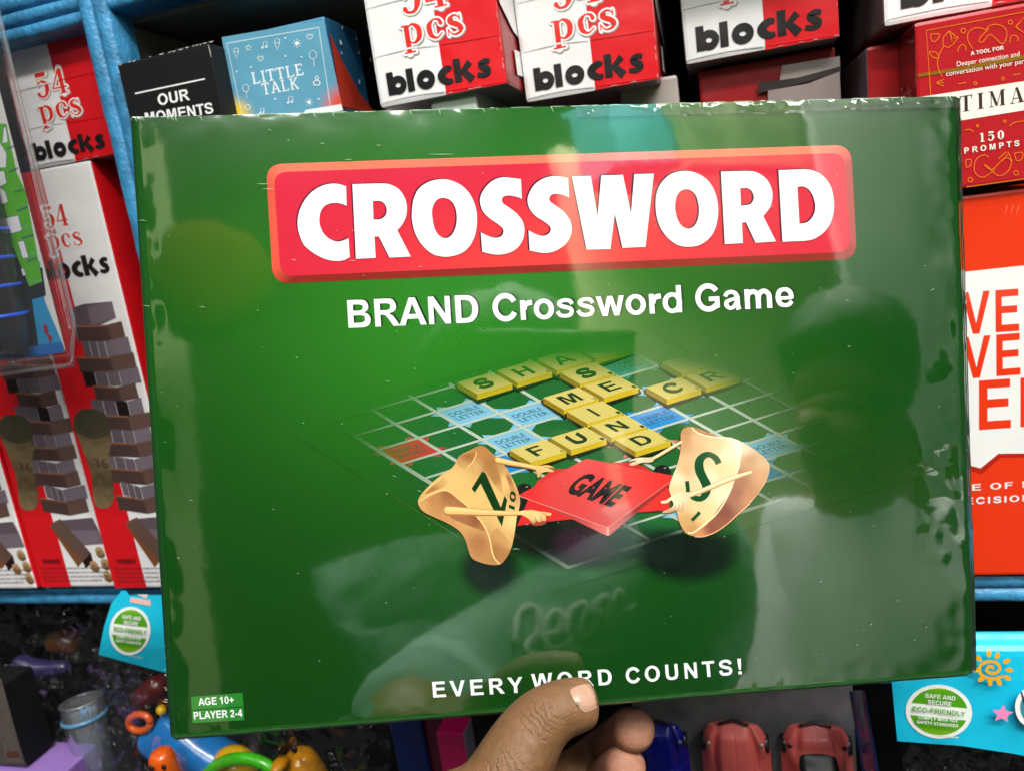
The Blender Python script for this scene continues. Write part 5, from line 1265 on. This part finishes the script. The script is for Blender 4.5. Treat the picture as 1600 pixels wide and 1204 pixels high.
# ================================================================== header-card bags
M['bag'] = film_mat('crinkled_clear_bag', rough=.15, base=.0, peak=.16, haze=.004, bumps=[(11, .008, 1, (1, 1, .6))])
CY = rgb(20, 178, 214, 1.0)
def sticker(p, cx, cy, rx, ry, rot, k):
    W_ = (.78, .79, .78); G1, G2 = rgb(78, 156, 20, .92), rgb(120, 180, 30, .9)
    ca, sa = math.cos(rot), math.sin(rot)
    def q(a, b): return (cx+a*rx*ca-b*ry*sa, cy+a*rx*sa+b*ry*ca)
    p.disc(cx, cy, rx, W_, ry, n=40, rot=rot)
    def seg(s0, s1, up):
        pts = []
        for i in range(25):
            t = math.pi*i/24; x, y = .87*math.cos(t), .87*math.sin(t)*up
            pts.append((x, y))
        lim = s0
        pts = [(x, y) for x, y in pts if abs(y) >= lim]
        return [q(x, y) for x, y in pts]
    p.poly(seg(.16, 1, -1), lambda x, y: mixc(G1, G2, sst(cy-ry*.7, cy-ry*.86, y)), step=rx*.2, sm=False)
    p.poly(seg(.16, 1, 1), lambda x, y: mixc(G1, G2, sst(cy+ry*.55, cy+ry*.84, y)), step=rx*.2, sm=False)
    u = lambda h: (-(-h)*sa*ry*0+ (q(0, -h)[0]-q(0, 0)[0]), q(0, -h)[1]-q(0, 0)[1])
    for s_, y, w, h, c, bo in (('SAFE AND', -.47, .46, .16, W_, .03), ('SECURE', -.24, .36, .16, W_, .03), ('ECO-FRIENDLY', .09, .80, .19, G1, .0), ('COMPLY WITH TOY', .34, .60, .11, W_, .03), ('SAFETY STANDARDS', .51, .62, .11, W_, .03)):
        grot(p, s_, q(-w, y), q(w, y), 1, c, up=u(h))
def bag(name, label, card_fn, paint, film_fn, contents=None):
    r = empty(name, film_fn(.5, 1), label, 'toy bag', 'bagged toys hanging under the shelf')
    paint(r); grid_sheet(film_fn, 70, 50, 'clear_bag', M['bag'], r)
    return r
# right-hand bag
dR = .412
def bulgeR(x, y, h): return S(x, y, dR-.0045*(y-990)/170.0+.008*sst(1020, 985, y)+.00015*noise.noise(Vector((x*.012, y*.02, 1)))-h)
def paintR(r):
    p = Paint(bulgeR, 0, .00006)
    p.poly([(1378,988),(1540,986),(1690,985),(1690,1200),(1600,1180),(1580,1176),(1500,1164),(1402,1157),(1394,1070)], CY, step=9, sm=False)
    p.h = .0004
    sticker(p, 1467, 1111, 52, 42, .10, 1)
    OY = rgb(236, 160, 14, .95)
    sp = [(1549+(.8+i*.42)*math.cos(-i*.36)*1.6, 1044+(.8+i*.42)*math.sin(-i*.36)*1.15, 4.6) for i in range(34)]
    p.stroke(sp, 4, OY, n=2)
    for x, y, a in ((1545,1020,-1.5),(1558.5,1023.5,-1.1),(1573,1032,-.4),(1577,1046,.15),(1574,1058,.5),(1561,1065,1.0),(1547,1065,1.5),(1533,1060,2.4),(1524,1046,3.0),(1529,1028,3.8)): p.disc(x, y, 6, OY, 3.6, rot=a)
    PKS = rgb(232, 140, 192, .9); cx, cy = 1566.5, 1114.5
    st = [(cx+17*math.cos(-1.45+k*math.pi/5)*(1 if k % 2 == 0 else .52), cy+14*math.sin(-1.45+k*math.pi/5)*(1 if k % 2 == 0 else .52)) for k in range(10)]
    p.poly(st, PKS, n=3)
    p.disc(1612, 1104, 26, (.78, .79, .78), 31, n=30); p.disc(1613, 1104, 19, rgb(60, 130, 150), 25, n=30); p.stroke([(1596,1080),(1600,1096),(1610,1120)], 2.5, (.02,.02,.03))
    p.stroke([(1463, 1149.5, 1.2), (1498, 1151.5, 1.8)], 1.4, (.62, .62, .6), smooth=False)
    p.build('header_card', M['card'], r)
def filmR(s, t):
    x, y = 1408+s*300, 1150+t*190
    q = Vector((x*.02, y*.02, 0)); return S(x-20*t*(s-.5), y+s*30, dR+.010-.010*noise.noise(q*1.1)-.007*noise.noise(q*2.7)-.004*abs(noise.noise(q*6))-.003*abs(noise.noise(q*13)))
bag('toy_bag', 'toy bag with a wide cyan header card, sun and pink star, in the right corner', bulgeR, paintR, filmR)
# left-hand bag
dL = .415
def bulgeL(x, y, h): return S(x, y, dL+.016*sst(200, 250, x)*0+.010*((x-150)/100.0)+.004*math.sin(y*.03)-h)
def paintL(r):
    p = Paint(bulgeL, 0, .00006)
    p.poly([(190,922),(197,922),(202,929),(300,929),(310,1062),(258,1050),(154,1022),(162,980),(174,942)], rgb(24, 178, 210, 1.0), step=8, sm=False)
    p.h = .0004
    p.poly([(204,932),(236,937),(235,946),(203,940)], rgb(232, 190, 184, .85), sm=False); p.poly([(214,928),(232,928),(228,934)], rgb(236, 214, 206, .85), sm=False)
    sticker(p, 203, 985, 32, 38, .12, 1)
    p.stroke([(202, 1024, .8), (223, 1027, 1.3)], 1, (.5, .5, .48), smooth=False)
    p.build('header_card', M['card'], r)
def filmL(s, t):
    x, y = 150+s*260, 1010+t*330
    q = Vector((x*.02, y*.02, 7)); return S(x, y+s*25, dL+.014-.012*noise.noise(q*1.0)-.007*noise.noise(q*2.3)-.004*abs(noise.noise(q*6))-.003*abs(noise.noise(q*12)))
bag('toy_bag', 'toy bag with a bent cyan header card beside the left edge of the green box', bulgeL, paintL, filmL)
# loose clear wrap further left
def filmW(s, t):
    x, y = -60+s*280, 935+t*300
    q = Vector((x*.018, y*.018, 3)); return S(x, y, .468-.014*noise.noise(q)-.009*noise.noise(q*2.6)-.005*abs(noise.noise(q*6))-.003*abs(noise.noise(q*13)))
w = grid_sheet(filmW, 70, 70, 'clear_wrap', M['bag'], None)
tag(w, 'crumpled clear plastic wrap in the dark below the left shelf edge', 'plastic wrap')

# ---- toys half seen through the wrap
M['t_dim'] = toy_dim = plain_mat('brown_toy_plastic', rgb(96, 60, 26, .7), rough=.3, coat=.3, var=.2)
M['t_violet'] = plain_mat('violet_toy_plastic', rgb(60, 52, 100, .7), rough=.3, coat=.3, var=.2)
M['t_rust'] = plain_mat('red_toy_plastic', rgb(100, 24, 18, .8), rough=.3, coat=.3, var=.2)
for lab, pts_, ed_, mt in (('brown toy wheel seen through crumpled wrap left of the bent header card', [(70, 1006, .50, .010), (105, 996, .505, .013), (128, 1012, .505, .009)], [(0,1),(1,2)], 't_dim'),
                          ('violet toy lying under the wrap above the grey box', [(20, 1030, .49, .008), (62, 1046, .495, .010), (110, 1040, .50, .006)], [(0,1),(1,2)], 't_violet'),
                          ('dark red toy under the bent header card, beside the green box edge', [(212, 1096, .50, .010), (240, 1078, .50, .013), (262, 1060, .505, .010)], [(0,1),(1,2)], 't_rust')):
    o = link('bagged_toy', skin_mesh('bagged_toy', [(S(x, y, d), r_) for x, y, d, r_ in pts_], ed_, 2), M[mt], None, True)
    tag(o, lab, 'toy')

# ---- pale blue cup, grey carton, purple box in the lower left
M['cup'] = film_mat('translucent_blue_plastic', tint=(.62, .78, .88), rough=.12, base=.08, peak=.6, haze=.14)
M['cup_rim'] = plain_mat('pale_blue_plastic', rgb(92, 148, 186, .8), rough=.25, var=.1)
cc = S(132, 1118, .47); axis = (S(132, 1118, .47)-S(160, 1240, .462)).normalized()
cupr = empty('toy_cup', cc-axis*.08, 'pale blue translucent toy cup inside a clear bag, lower left', 'cup')
bm = bmesh.new(); lathe(bm, cc, [(.0165, .012), (.0172, .004), (.0170, 0), (.0150, -.03), (.0125, -.08), (.002, -.0805)], axis); link('cup_body', bm_mesh('cup_body', bm), M['cup'], cupr, smooth=True)
bm = bmesh.new(); lathe(bm, cc, [(.0170, .0016), (.0186, .0012), (.0188, -.0012), (.0170, -.0018)], axis); link('cup_rim', bm_mesh('cup_rim', bm), M['cup_rim'], cupr, smooth=True)
bm = bmesh.new(); lathe(bm, cc+axis*.014, [(.0150, .0010), (.0172, .0010), (.0174, -.0010), (.0160, -.0012)], axis); link('cup_rim', bm_mesh('cup_rim', bm), M['cup'], cupr, smooth=True)
bm = bmesh.new()
for k in range(5): tube(bm, [cc+Vector((rs.uniform(-.008, .008), rs.uniform(-.006, .006), -.012)), cc+Vector((rs.uniform(-.009, .009), rs.uniform(-.006, .006), .006))], .0011, 8)
link('stirrers', bm_mesh('stirrers', bm), M['cup_rim'], cupr, smooth=True)
r, a, c = loose_carton('grey_box', (-110, 1068), (41, 1197), .432, .03, {'all': rgb(92, 86, 82, .7), 'right': (.006, .006, .007), 'top': (.01, .01, .01)}, 'grey and black box standing in the lower left corner', 'box', 'matte', .0006, seed=20)
p = Paint(on_shelf(.432), .0008, .00003)
p.poly([(-20,1060),(2,1060),(38,1193),(10,1190)], lambda x, y: mixc(rgb(116, 106, 98, .7), rgb(88, 82, 76, .7), .5+.5*noise.noise(Vector((x*.2, y*.2, 0)))), step=5, sm=False)
p.poly([(10,1175),(28,1172),(31,1182),(11,1184)], rgb(92, 62, 50, .7), sm=False); p.build('front_print', M['matte'], r)
r, a, c = loose_carton('purple_box', (-80, 1206), (112, 1300), .424, .045, {'all': rgb(136, 100, 176, .9), 'top': rgb(156, 120, 198, .9)}, 'purple box whose top shows at the very bottom left', 'box', 'card', .0006, seed=24)

# ---- bath toys peeking out under the box
def toyplastic(n, c): return plain_mat(n, c, rough=.24, spec=.5, coat=.4, var=.06, scale=30)
M['t_blue'] = toyplastic('blue_toy_plastic', rgb(26, 122, 200, .95)); M['t_orange'] = toyplastic('orange_toy_plastic', rgb(228, 92, 14, .95))
M['t_yellow'] = toyplastic('yellow_toy_plastic', rgb(232, 182, 10, .95)); M['t_green'] = toyplastic('green_toy_plastic', rgb(64, 190, 14, .95))
M['t_amber'] = toyplastic('amber_toy_plastic', rgb(214, 142, 20, .9)); M['t_pink'] = toyplastic('pink_toy_plastic', rgb(190, 22, 92, .9))
M['t_navy'] = toyplastic('navy_card', rgb(12, 34, 96, .8)); M['t_wine'] = toyplastic('wine_card', rgb(86, 10, 34, .8))
dT = .470
def lump(name, parts, mat, parent=None):
    me = skin_mesh(name, [(S(x, y, d), r) for x, y, d, r in parts[0]], parts[1], sub=2)
    return link(name, me, mat, parent, smooth=True)
t1 = empty('bath_toy', S(300, 1210, dT), 'shiny blue bath toy with orange ring handle and yellow knob, behind the box corner', 'bath toy', 'bath toys in the lower bin')
lump('toy_body', ([(218, 1152, .470, .0105), (240, 1160, .470, .016), (272, 1150, .472, .019), (320, 1185, .474, .024), (390, 1215, .476, .024), (258, 1112, .472, .006)], [(0,1),(1,2),(2,3),(3,4),(2,5)]), M['t_blue'], t1)
bm = bmesh.new(); tube(bm, [S(218+17*math.cos(t), 1128+13*math.sin(t), .462) for t in [2*math.pi*i/20 for i in range(21)]], .0029, 12); link('ring_handle', bm_mesh('ring_handle', bm), M['t_orange'], t1, smooth=True)
bm = bmesh.new(); ellipsoid(bm, S(252, 1108, .463), (.0042, .0042, .0042)); link('knob', bm_mesh('knob', bm), M['t_yellow'], t1, smooth=True)
M['eye'] = plain_mat('black_eye_paint', (.012, .010, .010), rough=.2)
def duck(label, hx, hy, d, k, mat, beak, nub=True):
    r = empty('bath_toy', S(hx, hy+90*k, d), label, 'bath toy', 'bath toys in the lower bin')
    pts = [(hx, hy, d, .0125*k), (hx+12*k, hy+38*k, d+.002, .016*k), (hx+30*k, hy+80*k, d+.006, .020*k)]
    ed = [(0,1),(1,2)]
    if nub: pts.append((hx-10*k, hy-26*k, d-.002, .0055*k)); ed.append((0,3))
    lump('toy_body', (pts, ed), mat, r)
    bm = bmesh.new(); ellipsoid(bm, S(hx-22*k, hy+22*k, d-.016*k), (.0052*k, .008*k, .0036*k)); link('beak', bm_mesh('beak', bm), beak, r, smooth=True)
    for dx, dy in ((-22, 4), (-2, 2)):
        h = S(hx+dx*k, hy+dy*k, d-.0165*k); bm = bmesh.new(); ellipsoid(bm, h, (.0022*k, .0016*k, .0028*k)); link('eye', bm_mesh('eye', bm), M['eye'], r, smooth=True)
    return r
duck('orange bath toy animal with a round knob on its head, at the bottom frame edge', 258, 1196, .432, .95, M['t_orange'], M['t_orange'])
duck('amber yellow bath duck half hidden under the box, left of the pink packet', 462, 1168, .462, 1.15, M['t_amber'], M['t_amber'], False)
bm = bmesh.new(); ellipsoid(bm, S(368, 1196, .458), (.019, .016, .015), Matrix.Rotation(.5, 3, 'Y')); o = link('bath_toy', bm_mesh('bath_toy', bm), M['t_yellow'], None, True)
tag(o, 'smooth yellow bath toy lump above the green ring', 'bath toy', 'bath toys in the lower bin')
bm = bmesh.new(); tube(bm, [S(378+62*math.cos(t), 1232+48*math.sin(t), .440) for t in [2*math.pi*i/40 for i in range(41)]], .0048, 16); o = link('bath_ring', bm_mesh('bath_ring', bm), M['t_green'], None, True)
tag(o, 'bright green plastic ring rising from the bottom frame edge', 'toy ring')
# packets between the ducks and the hand
r, a, c = loose_carton('navy_packet', (606, 1120), (690, 1300), .480, .05, {'all': rgb(14, 34, 92, .8)}, 'narrow navy packet standing left of the pink one', 'packet', 'gloss', .001, seed=31)
r, a, c = loose_carton('wine_packet', (652, 1120), (730, 1300), .484, .05, {'all': rgb(86, 12, 36, .8)}, 'narrow dark wine packet between navy and pink ones', 'packet', 'gloss', .001, seed=32)
r, a, c = loose_carton('pink_packet', (680, 1144), (750, 1300), .440, .02, {'all': rgb(196, 22, 92, .9), 'right': rgb(150, 140, 160, .8)}, 'bright pink packet with pale side, just left of the wrist', 'packet', 'gloss', .001, seed=33)
def filmM(s, t):
    x, y = 380+s*230, 1120+t*160
    q = Vector((x*.02, y*.02, 11)); return S(x, y, .450-.010*noise.noise(q)-.006*noise.noise(q*2.6)-.004*abs(noise.noise(q*6)))
w = grid_sheet(filmM, 60, 40, 'clear_wrap', M['bag'], None); tag(w, 'clear crinkled plastic wrap over the amber duck under the box', 'plastic wrap')

# ================================================================== toy cars in their tray
M['tray'] = plain_mat('grey_flocked_tray', (.12, .115, .125), rough=.75, spec=.2, var=.25, scale=60, bumps=[(400, .0003, 3, (1, 1, 1))])
M['blue_wall'] = plain_mat('blue_glossy_card', rgb(18, 84, 170, .9), rough=.15, coat=.6, var=.15, bumps=[(70, .002, 4, (1, 1, .3))])
M['car_red'] = plain_mat('matte_red_car_paint', rgb(208, 92, 88, 1.0), rough=.45, spec=.5, coat=.15, var=.05)
M['car_blue'] = plain_mat('blue_car_paint', rgb(12, 22, 140, .85), rough=.25, spec=.5, coat=.5, var=.05)
M['glass_dark'] = plain_mat('dark_toy_window', (.005, .005, .005), rough=.35, var=.1)
M['chrome'] = plain_mat('toy_headlight', (.42, .40, .38), rough=.22, metal=.6)
dC = .505
a, c = S(985, 1080, dC), S(1345, 1330, dC)
tray = empty('toy_tray', ((a.x+c.x)/2, dC, c.z), 'dark grey display tray with a glossy blue side wall holding toy cars', 'toy tray')
slab('tray_back', a.x, c.x, dC, dC+.004, c.z, a.z+.02, M['tray'], tray)
q0, q1 = S(1331, 1078, dC-.012), S(1352, 1078, dC-.012)
def wallf(s, t):
    q = S(1326+s*26+t*24, 1078+t*140, dC-.03+.014*math.cos(s*math.pi)); return q+Vector((0, -.003*noise.noise(q*60), 0))
grid_sheet(wallf, 10, 60, 'side_wall', M['blue_wall'], tray)
def car(label, x0, x1, ytop, paint, window_t, group='toy cars in the tray'):
    d = dC-.004; A, B = S(x0, ytop+55, d), S(x1, ytop+55, d); cx = (A.x+B.x)/2; hw = (B.x-A.x)/2; zt = S((x0+x1)/2, ytop, d).z
    Lc = hw*3.9; hgt = hw*.85
    r = empty('toy_car', (cx, d, zt-Lc), label, 'toy car', group)
    def halfw(t): return hw*(1-abs(1-min(1, t/.30))**2.6*.42)*(1 if t < .75 else 1-((t-.75)/.25)**3*.3)*min(1, (t/.035)**.5 if t < .035 else 1)
    def H(u, t):
        side = max(0, 1-abs(u)**3.2); nose = min(1, (max(t, 0)/.10))**.6
        body = .30*side*nose+.10*(1-u*u)*sst(0, .3, t)*math.cos(u*1.2)
        hood = .16*sst(.62, .40, abs(u))*sst(.0, .14, t)
        fend = .20*math.exp(-((abs(u)-.80)/.16)**2-((t-.16)/.12)**2)+.16*math.exp(-((abs(u)-.82)/.15)**2-((t-.78)/.13)**2)
        w0 = window_t; cab = .42*sst(w0, w0+.14, t)*sst(.92, .74, t)*sst(.84, .50, abs(u))
        crease = -.02*math.exp(-(u/.022)**2)*sst(.04, .1, t)*sst(w0+.02, w0-.02, t)
        gut = -.05*math.exp(-((abs(u)-.60)/.05)**2)*sst(.02, .1, t)*sst(w0, w0-.06, t)
        return (body+hood+fend+cab+crease+gut)*hgt
    def pt(u, t, e=0.0): return Vector((cx+u*halfw(t), d-.002-H(u, t)-e, zt-t*Lc))
    nu_, nt_ = 56, 90
    V = [pt(-1+2*i/nu_, max(.0008, (j/nt_)**1.15)) for j in range(nt_+1) for i in range(nu_+1)]
    Fc = [(j*(nu_+1)+i, j*(nu_+1)+i+1, (j+1)*(nu_+1)+i+1, (j+1)*(nu_+1)+i) for j in range(nt_) for i in range(nu_)]
    link('car_body', mesh_from('car_body', V, Fc), paint, r, True)
    w = window_t
    def patch(name, ua, ub, ta, tb, mat, e=.0004, rnd=.18):
        Vp, Fp = [], []
        for j in range(11):
            for i in range(17):
                s, t = i/16, j/10
                k = 1-rnd*(abs(2*t-1)**4); uu = (ua+ub)/2+(s-.5)*(ub-ua)*k*(.88+.12*t); Vp.append(pt(uu, ta+(tb-ta)*t+.012*(2*s-1)**2, e))
        for j in range(10):
            for i in range(16): Fp.append((j*17+i, j*17+i+1, (j+1)*17+i+1, (j+1)*17+i))
        link(name, mesh_from(name, Vp, Fp), mat, r, True)
    patch('window', -.56, .56, w+.01, w+.125, M['glass_dark'], .0005)
    patch('window', -.52, .52, .78, .86, M['glass_dark'], .0005)
    for s in (-1, 1):
        h = pt(s*.80, .155, .0002); bm = bmesh.new(); ellipsoid(bm, h, (hw*.07, hw*.05, hw*.075)); link('headlight', bm_mesh('headlight', bm), M['chrome'] if w > .3 else M['glass_dark'], r, True)
        for t in (.2, .8):
            bm = bmesh.new(); lathe(bm, Vector((cx+s*halfw(t)*.90, d-hgt*.05, zt-t*Lc)), [(.001, -hw*.1), (hw*.26, -hw*.1), (hw*.28, 0), (hw*.26, hw*.1), (.001, hw*.1)], Vector((1, 0, 0)), 24); link('wheel', bm_mesh('wheel', bm), M['black_plastic'], r, True)
    bm = bmesh.new(); tube(bm, [pt(u, .004+.03*u*u, .0012)+Vector((0, 0, .0012)) for u in [-.8+.1*i for i in range(17)]], hw*.05, 8); link('bumper', bm_mesh('bumper', bm), M['glass_dark'], r, True)
    return r
car('toy car in deep blue paint, right beside the fingertips', 990, 1077, 1122, M['car_blue'], .42)
car('matte red toy car with a creased bonnet, next to the blue car', 1097, 1204, 1121, M['car_red'], .42)
car('matte red toy car with a black rear window, next to the blue tray wall', 1220, 1332, 1124, M['car_red'], .17)

# ================================================================== what stands behind the camera (seen mirrored in the film)
def R(px, py, zv):
    v = P(px, py, zv); return v-G_N*2*(v.dot(G_N)-G_C)
M['cream_wall'] = plain_mat('cream_wall', (.66, .60, .38), rough=.8, var=.1, scale=6)
M['shirt'] = plain_mat('pale_shirt_cloth', (.60, .61, .60), rough=.85, var=.05, scale=40, bumps=[(6, .02, 2, (1, 1, .5))])
M['knit'] = plain_mat('grey_green_knit', (.30, .46, .40), rough=.9, var=.12, scale=90, bumps=[(10, .03, 2, (1, 1, 1)), (300, .0008, 2, (3, 3, .2))])
M['hair'] = plain_mat('black_hair', (.010, .009, .009), rough=.55, var=.3, scale=120)
M['face'] = plain_mat('brown_face_skin', (.24, .12, .055), rough=.5, var=.1, scale=60)
M['trouser'] = plain_mat('dark_trousers', (.03, .032, .05), rough=.85, var=.2)
def figure(label, head, facing, arms, shirt, sleeve=True, width=.19, lean=0.0):
    """standing adult: one skinned body; shirt, trousers and hair lie over it"""
    head = Vector(head); f = Vector((facing[0], facing[1], 0)).normalized(); s = Vector((-f.y, f.x, 0)); Z = Vector((0, 0, 1))
    r = empty('person', head-Z*1.55, label, 'person')
    neck, chest, pel = head-Z*.12-f*.02, head-Z*.25-f*.03, head-Z*.74-f*.02
    pts = [(pel, .10), (head-Z*.58-f*.02, .09), (chest, .085), (neck, .052), (head-Z*.05, .072), (head+Z*.05-f*.01, .085), (head+Z*.10-f*.02, .055), (head-Z*.02+f*.095, .018)]
    ed = [(0,1),(1,2),(2,3),(3,4),(4,5),(5,6),(4,7)]
    sp, se = [(pts[0][0], .145), (pts[1][0], .155), (chest, .165), (neck-Z*.02, .064)], [(0,1),(1,2),(2,3)]
    for k, sd in enumerate((-1, 1)):
        sh_ = chest+s*sd*width+Z*.085; el, wr = arms[k]
        b_ = len(pts); pts += [(sh_, .058), (Vector(el), .044), (Vector(wr), .030)]; ed += [(2, b_), (b_, b_+1), (b_+1, b_+2)]
        b2 = len(sp); sp += [(sh_, .072), (Vector(el), .058)]; se += [(2, b2), (b2, b2+1)]
        if sleeve: sp.append((Vector(el)+(Vector(wr)-Vector(el))*.9, .043)); se.append((b2+1, b2+2))
        else: se.pop(); sp[-1] = (sh_+(Vector(el)-sh_)*.7, .064); se.append((b2, b2+1))
        hp = pel+s*sd*.095-Z*.06; b_ = len(pts)
        pts += [(hp, .09), (pel+s*sd*.11-Z*.45, .06), (pel+s*sd*.12-Z*.84, .042), (pel+s*sd*.13-Z*.87+f*.13, .034)]; ed += [(0, b_), (b_, b_+1), (b_+1, b_+2), (b_+2, b_+3)]
        e = head-Z*.005+s*sd*.082-f*.012; b_ = len(pts); pts.append((e, .018)); ed.append((5, b_))
    link('body', skin_mesh('body', pts, ed, 2), M['face'], r, True)
    link('shirt', skin_mesh('shirt', sp, se, 2), shirt, r, True)
    tp, te = [(pel-Z*.02, .15)], []
    for sd in (-1, 1): b_ = len(tp); tp += [(pel+s*sd*.095-Z*.10, .105), (pel+s*sd*.11-Z*.45, .078), (pel+s*sd*.12-Z*.82, .060)]; te += [(0, b_), (b_, b_+1), (b_+1, b_+2)]
    link('trousers', skin_mesh('trousers', tp, te, 2), M['trouser'], r, True)
    bm = bmesh.new(); ellipsoid(bm, head+Z*.055-f*.022, (.098, .098, .098), None, 32, 20)
    for v in bm.verts:
        w_ = v.co-(head+Z*.055-f*.022); fr = w_.dot(f)
        if fr > .045 and w_.z < .03: v.co -= f*(fr-.045)
        v.co += w_.normalized()*.008*noise.noise(v.co*45)
    link('hair', bm_mesh('hair', bm), M['hair'], r, True)
    return r
mh = R(1318, 600, 1.05); ms = (R(1400, 592, 1.05)-R(1300, 592, 1.05)).normalized()
side_ = Vector((ms.x, ms.y, 0)).normalized()
back_dir = Vector((side_.y, -side_.x, 0))
figure('customer in a pale shirt with black hair, mirrored in the box film on the right', mh-Vector((0, 0, .02)), -side_*.9-back_dir*.35,
       [(mh+side_*.20-Vector((0, .02, .52)), mh+side_*.10-Vector((0, -.12, .62))), (mh-side_*.16-Vector((0, .02, .50)), mh-side_*.12-Vector((0, -.14, .60)))], M['shirt'], True, .20)
ph = R(800, 650, .86)
def pv(x, y, z): return R(x, y, z)
figure('photographer in a grey-green knit sweater, mirrored in the box film', ph, -back_dir,
       [(pv(690, 1090, .66), P(560, 1560, .235)), (pv(1110, 930, .80), pv(1010, 640, .66))] if True else None, M['knit'], True, .20)
# pale script across the sweater, laid on its cloth where the mirror shows it
sh_o = [o for o in COL.objects if o.name.startswith('shirt')][-1]
sb = BVHTree.FromPolygons([v.co.copy() for v in sh_o.data.vertices], [tuple(q.vertices) for q in sh_o.data.polygons])
cam_m = -G_N*2*(0-G_C)
cam_m = Vector((0, 0, 0))+G_N*2*G_C
bm = bmesh.new()
for L in ([(805,1005),(815,960),(840,950),(842,985),(825,1015),(850,1030)], [(845,1000),(858,965),(875,960),(872,985),(850,995),(865,1015),(890,1000)], [(880,990),(890,955),(915,945),(905,985),(918,990),(935,955)], [(925,965),(930,940),(950,935),(945,975),(965,960)], [(955,955),(962,925),(975,930),(972,960),(990,945)], [(880,1010),(920,1020),(960,1012)]):
    pts = []
    for q in smooth_line(L, 6):
        tgt = R(q[0], q[1], 1.0); d_ = (tgt-cam_m).normalized()
        hit = sb.ray_cast(cam_m+d_*(.32), d_)
        if hit[0] is not None: pts.append(hit[0]-d_*.002)
    if len(pts) > 3: tube(bm, pts, .0035, 6)
M['script'] = plain_mat('white_script_print', (.75, .78, .74), rough=.7)
link('chest_script', bm_mesh('chest_script', bm), M['script'], sh_o, True)
# the phone taking the picture
M['phone'] = plain_mat('dark_phone_back', (.03, .05, .035), rough=.15, coat=.6, var=.1)
bm = bmesh.new(); bmesh.ops.create_cube(bm, size=1)
for v in bm.verts: v.co = c2w((.068+v.co.x*.158, .014+v.co.y*.076, -.0075+v.co.z*.009))
bmesh.ops.bevel(bm, geom=bm.edges[:], offset=.003, segments=3, affect='EDGES')
o = link('phone', bm_mesh('phone', bm), M['phone'], None, True); tag(o, 'dark phone held sideways, mirrored in the middle of the box film', 'phone')
# opposite side of the aisle
def back_slab(name, x0, y0, x1, y1, zv, th, mat, label, cat):
    a, b = R(x0, y0, zv), R(x1, y1, zv); xs = sorted((a.x, b.x)); zs = sorted((a.z, b.z)); yy = (a.y+b.y)/2
    bm = bmesh.new(); bmesh.ops.create_cube(bm, size=1)
    for v in bm.verts: v.co = Vector(((xs[0]+xs[1])/2+v.co.x*(xs[1]-xs[0]), yy-th/2+v.co.y*th, (zs[0]+zs[1])/2+v.co.z*(zs[1]-zs[0])))
    bmesh.ops.bevel(bm, geom=bm.edges[:], offset=.004, segments=2, affect='EDGES')
    o = link(name, bm_mesh(name, bm), mat, None); return tag(o, label, cat)
M['brown_shelf'] = plain_mat('brown_shelving', (.014, .011, .006), rough=.8, spec=.05, var=.3, scale=8)
M['olive_shelf'] = plain_mat('olive_shelving', (.16, .19, .10), rough=.7, var=.5, scale=9); M['ochre'] = plain_mat('ochre_card', (.060, .034, .003), rough=.9, spec=.03, var=.1); M['teal'] = plain_mat('teal_card', (.05, .30, .38), rough=.5, var=.15)
M['pale_post'] = plain_mat('pale_olive_post', (.22, .24, .12), rough=.6, var=.1); M['pale_panel'] = plain_mat('pale_grey_panel', (.42, .46, .42), rough=.7, var=.12, scale=4)
back_slab('upper_shelf', 860, -500, 1750, 228, 2.33, .06, M['olive_shelf'], 'olive shelf above the cream wall across the aisle, mirrored at the top of the film', 'shelf')
back_slab('wall', 860, 236, 1750, 1900, 2.35, .04, M['cream_wall'], 'cream wall across the aisle, mirrored in the box film', 'wall')
back_slab('display_shelf', -300, -500, 855, 1900, 2.55, .04, M['brown_shelf'], 'dark brown shelving across the aisle, mirrored on the left of the film', 'shelf')
back_slab('shelf_post', 246, 150, 318, 1500, 2.2, .03, M['pale_post'], 'pale olive shelf post across the aisle, mirrored near the left box edge', 'post')
q_ = R(322, 440, 2.0); bm = bmesh.new(); ellipsoid(bm, q_, (.17, .10, .155), None, 40, 26)
for v in bm.verts: v.co += (v.co-q_).normalized()*.02*noise.noise(v.co*5)
o = link('ochre_sack', bm_mesh('ochre_sack', bm), M['ochre'], None, True); tag(o, 'ochre yellow sack across the aisle, mirrored on the left of the film', 'sack')
back_slab('teal_box', 935, 120, 1080, 250, 2.0, .2, M['teal'], 'teal box across the aisle, mirrored above the red banner', 'box')
back_slab('partition_panel', 1240, 60, 1900, 1400, 2.1, .03, M['pale_panel'], 'pale grey panel across the aisle, mirrored at the upper right of the film', 'panel')
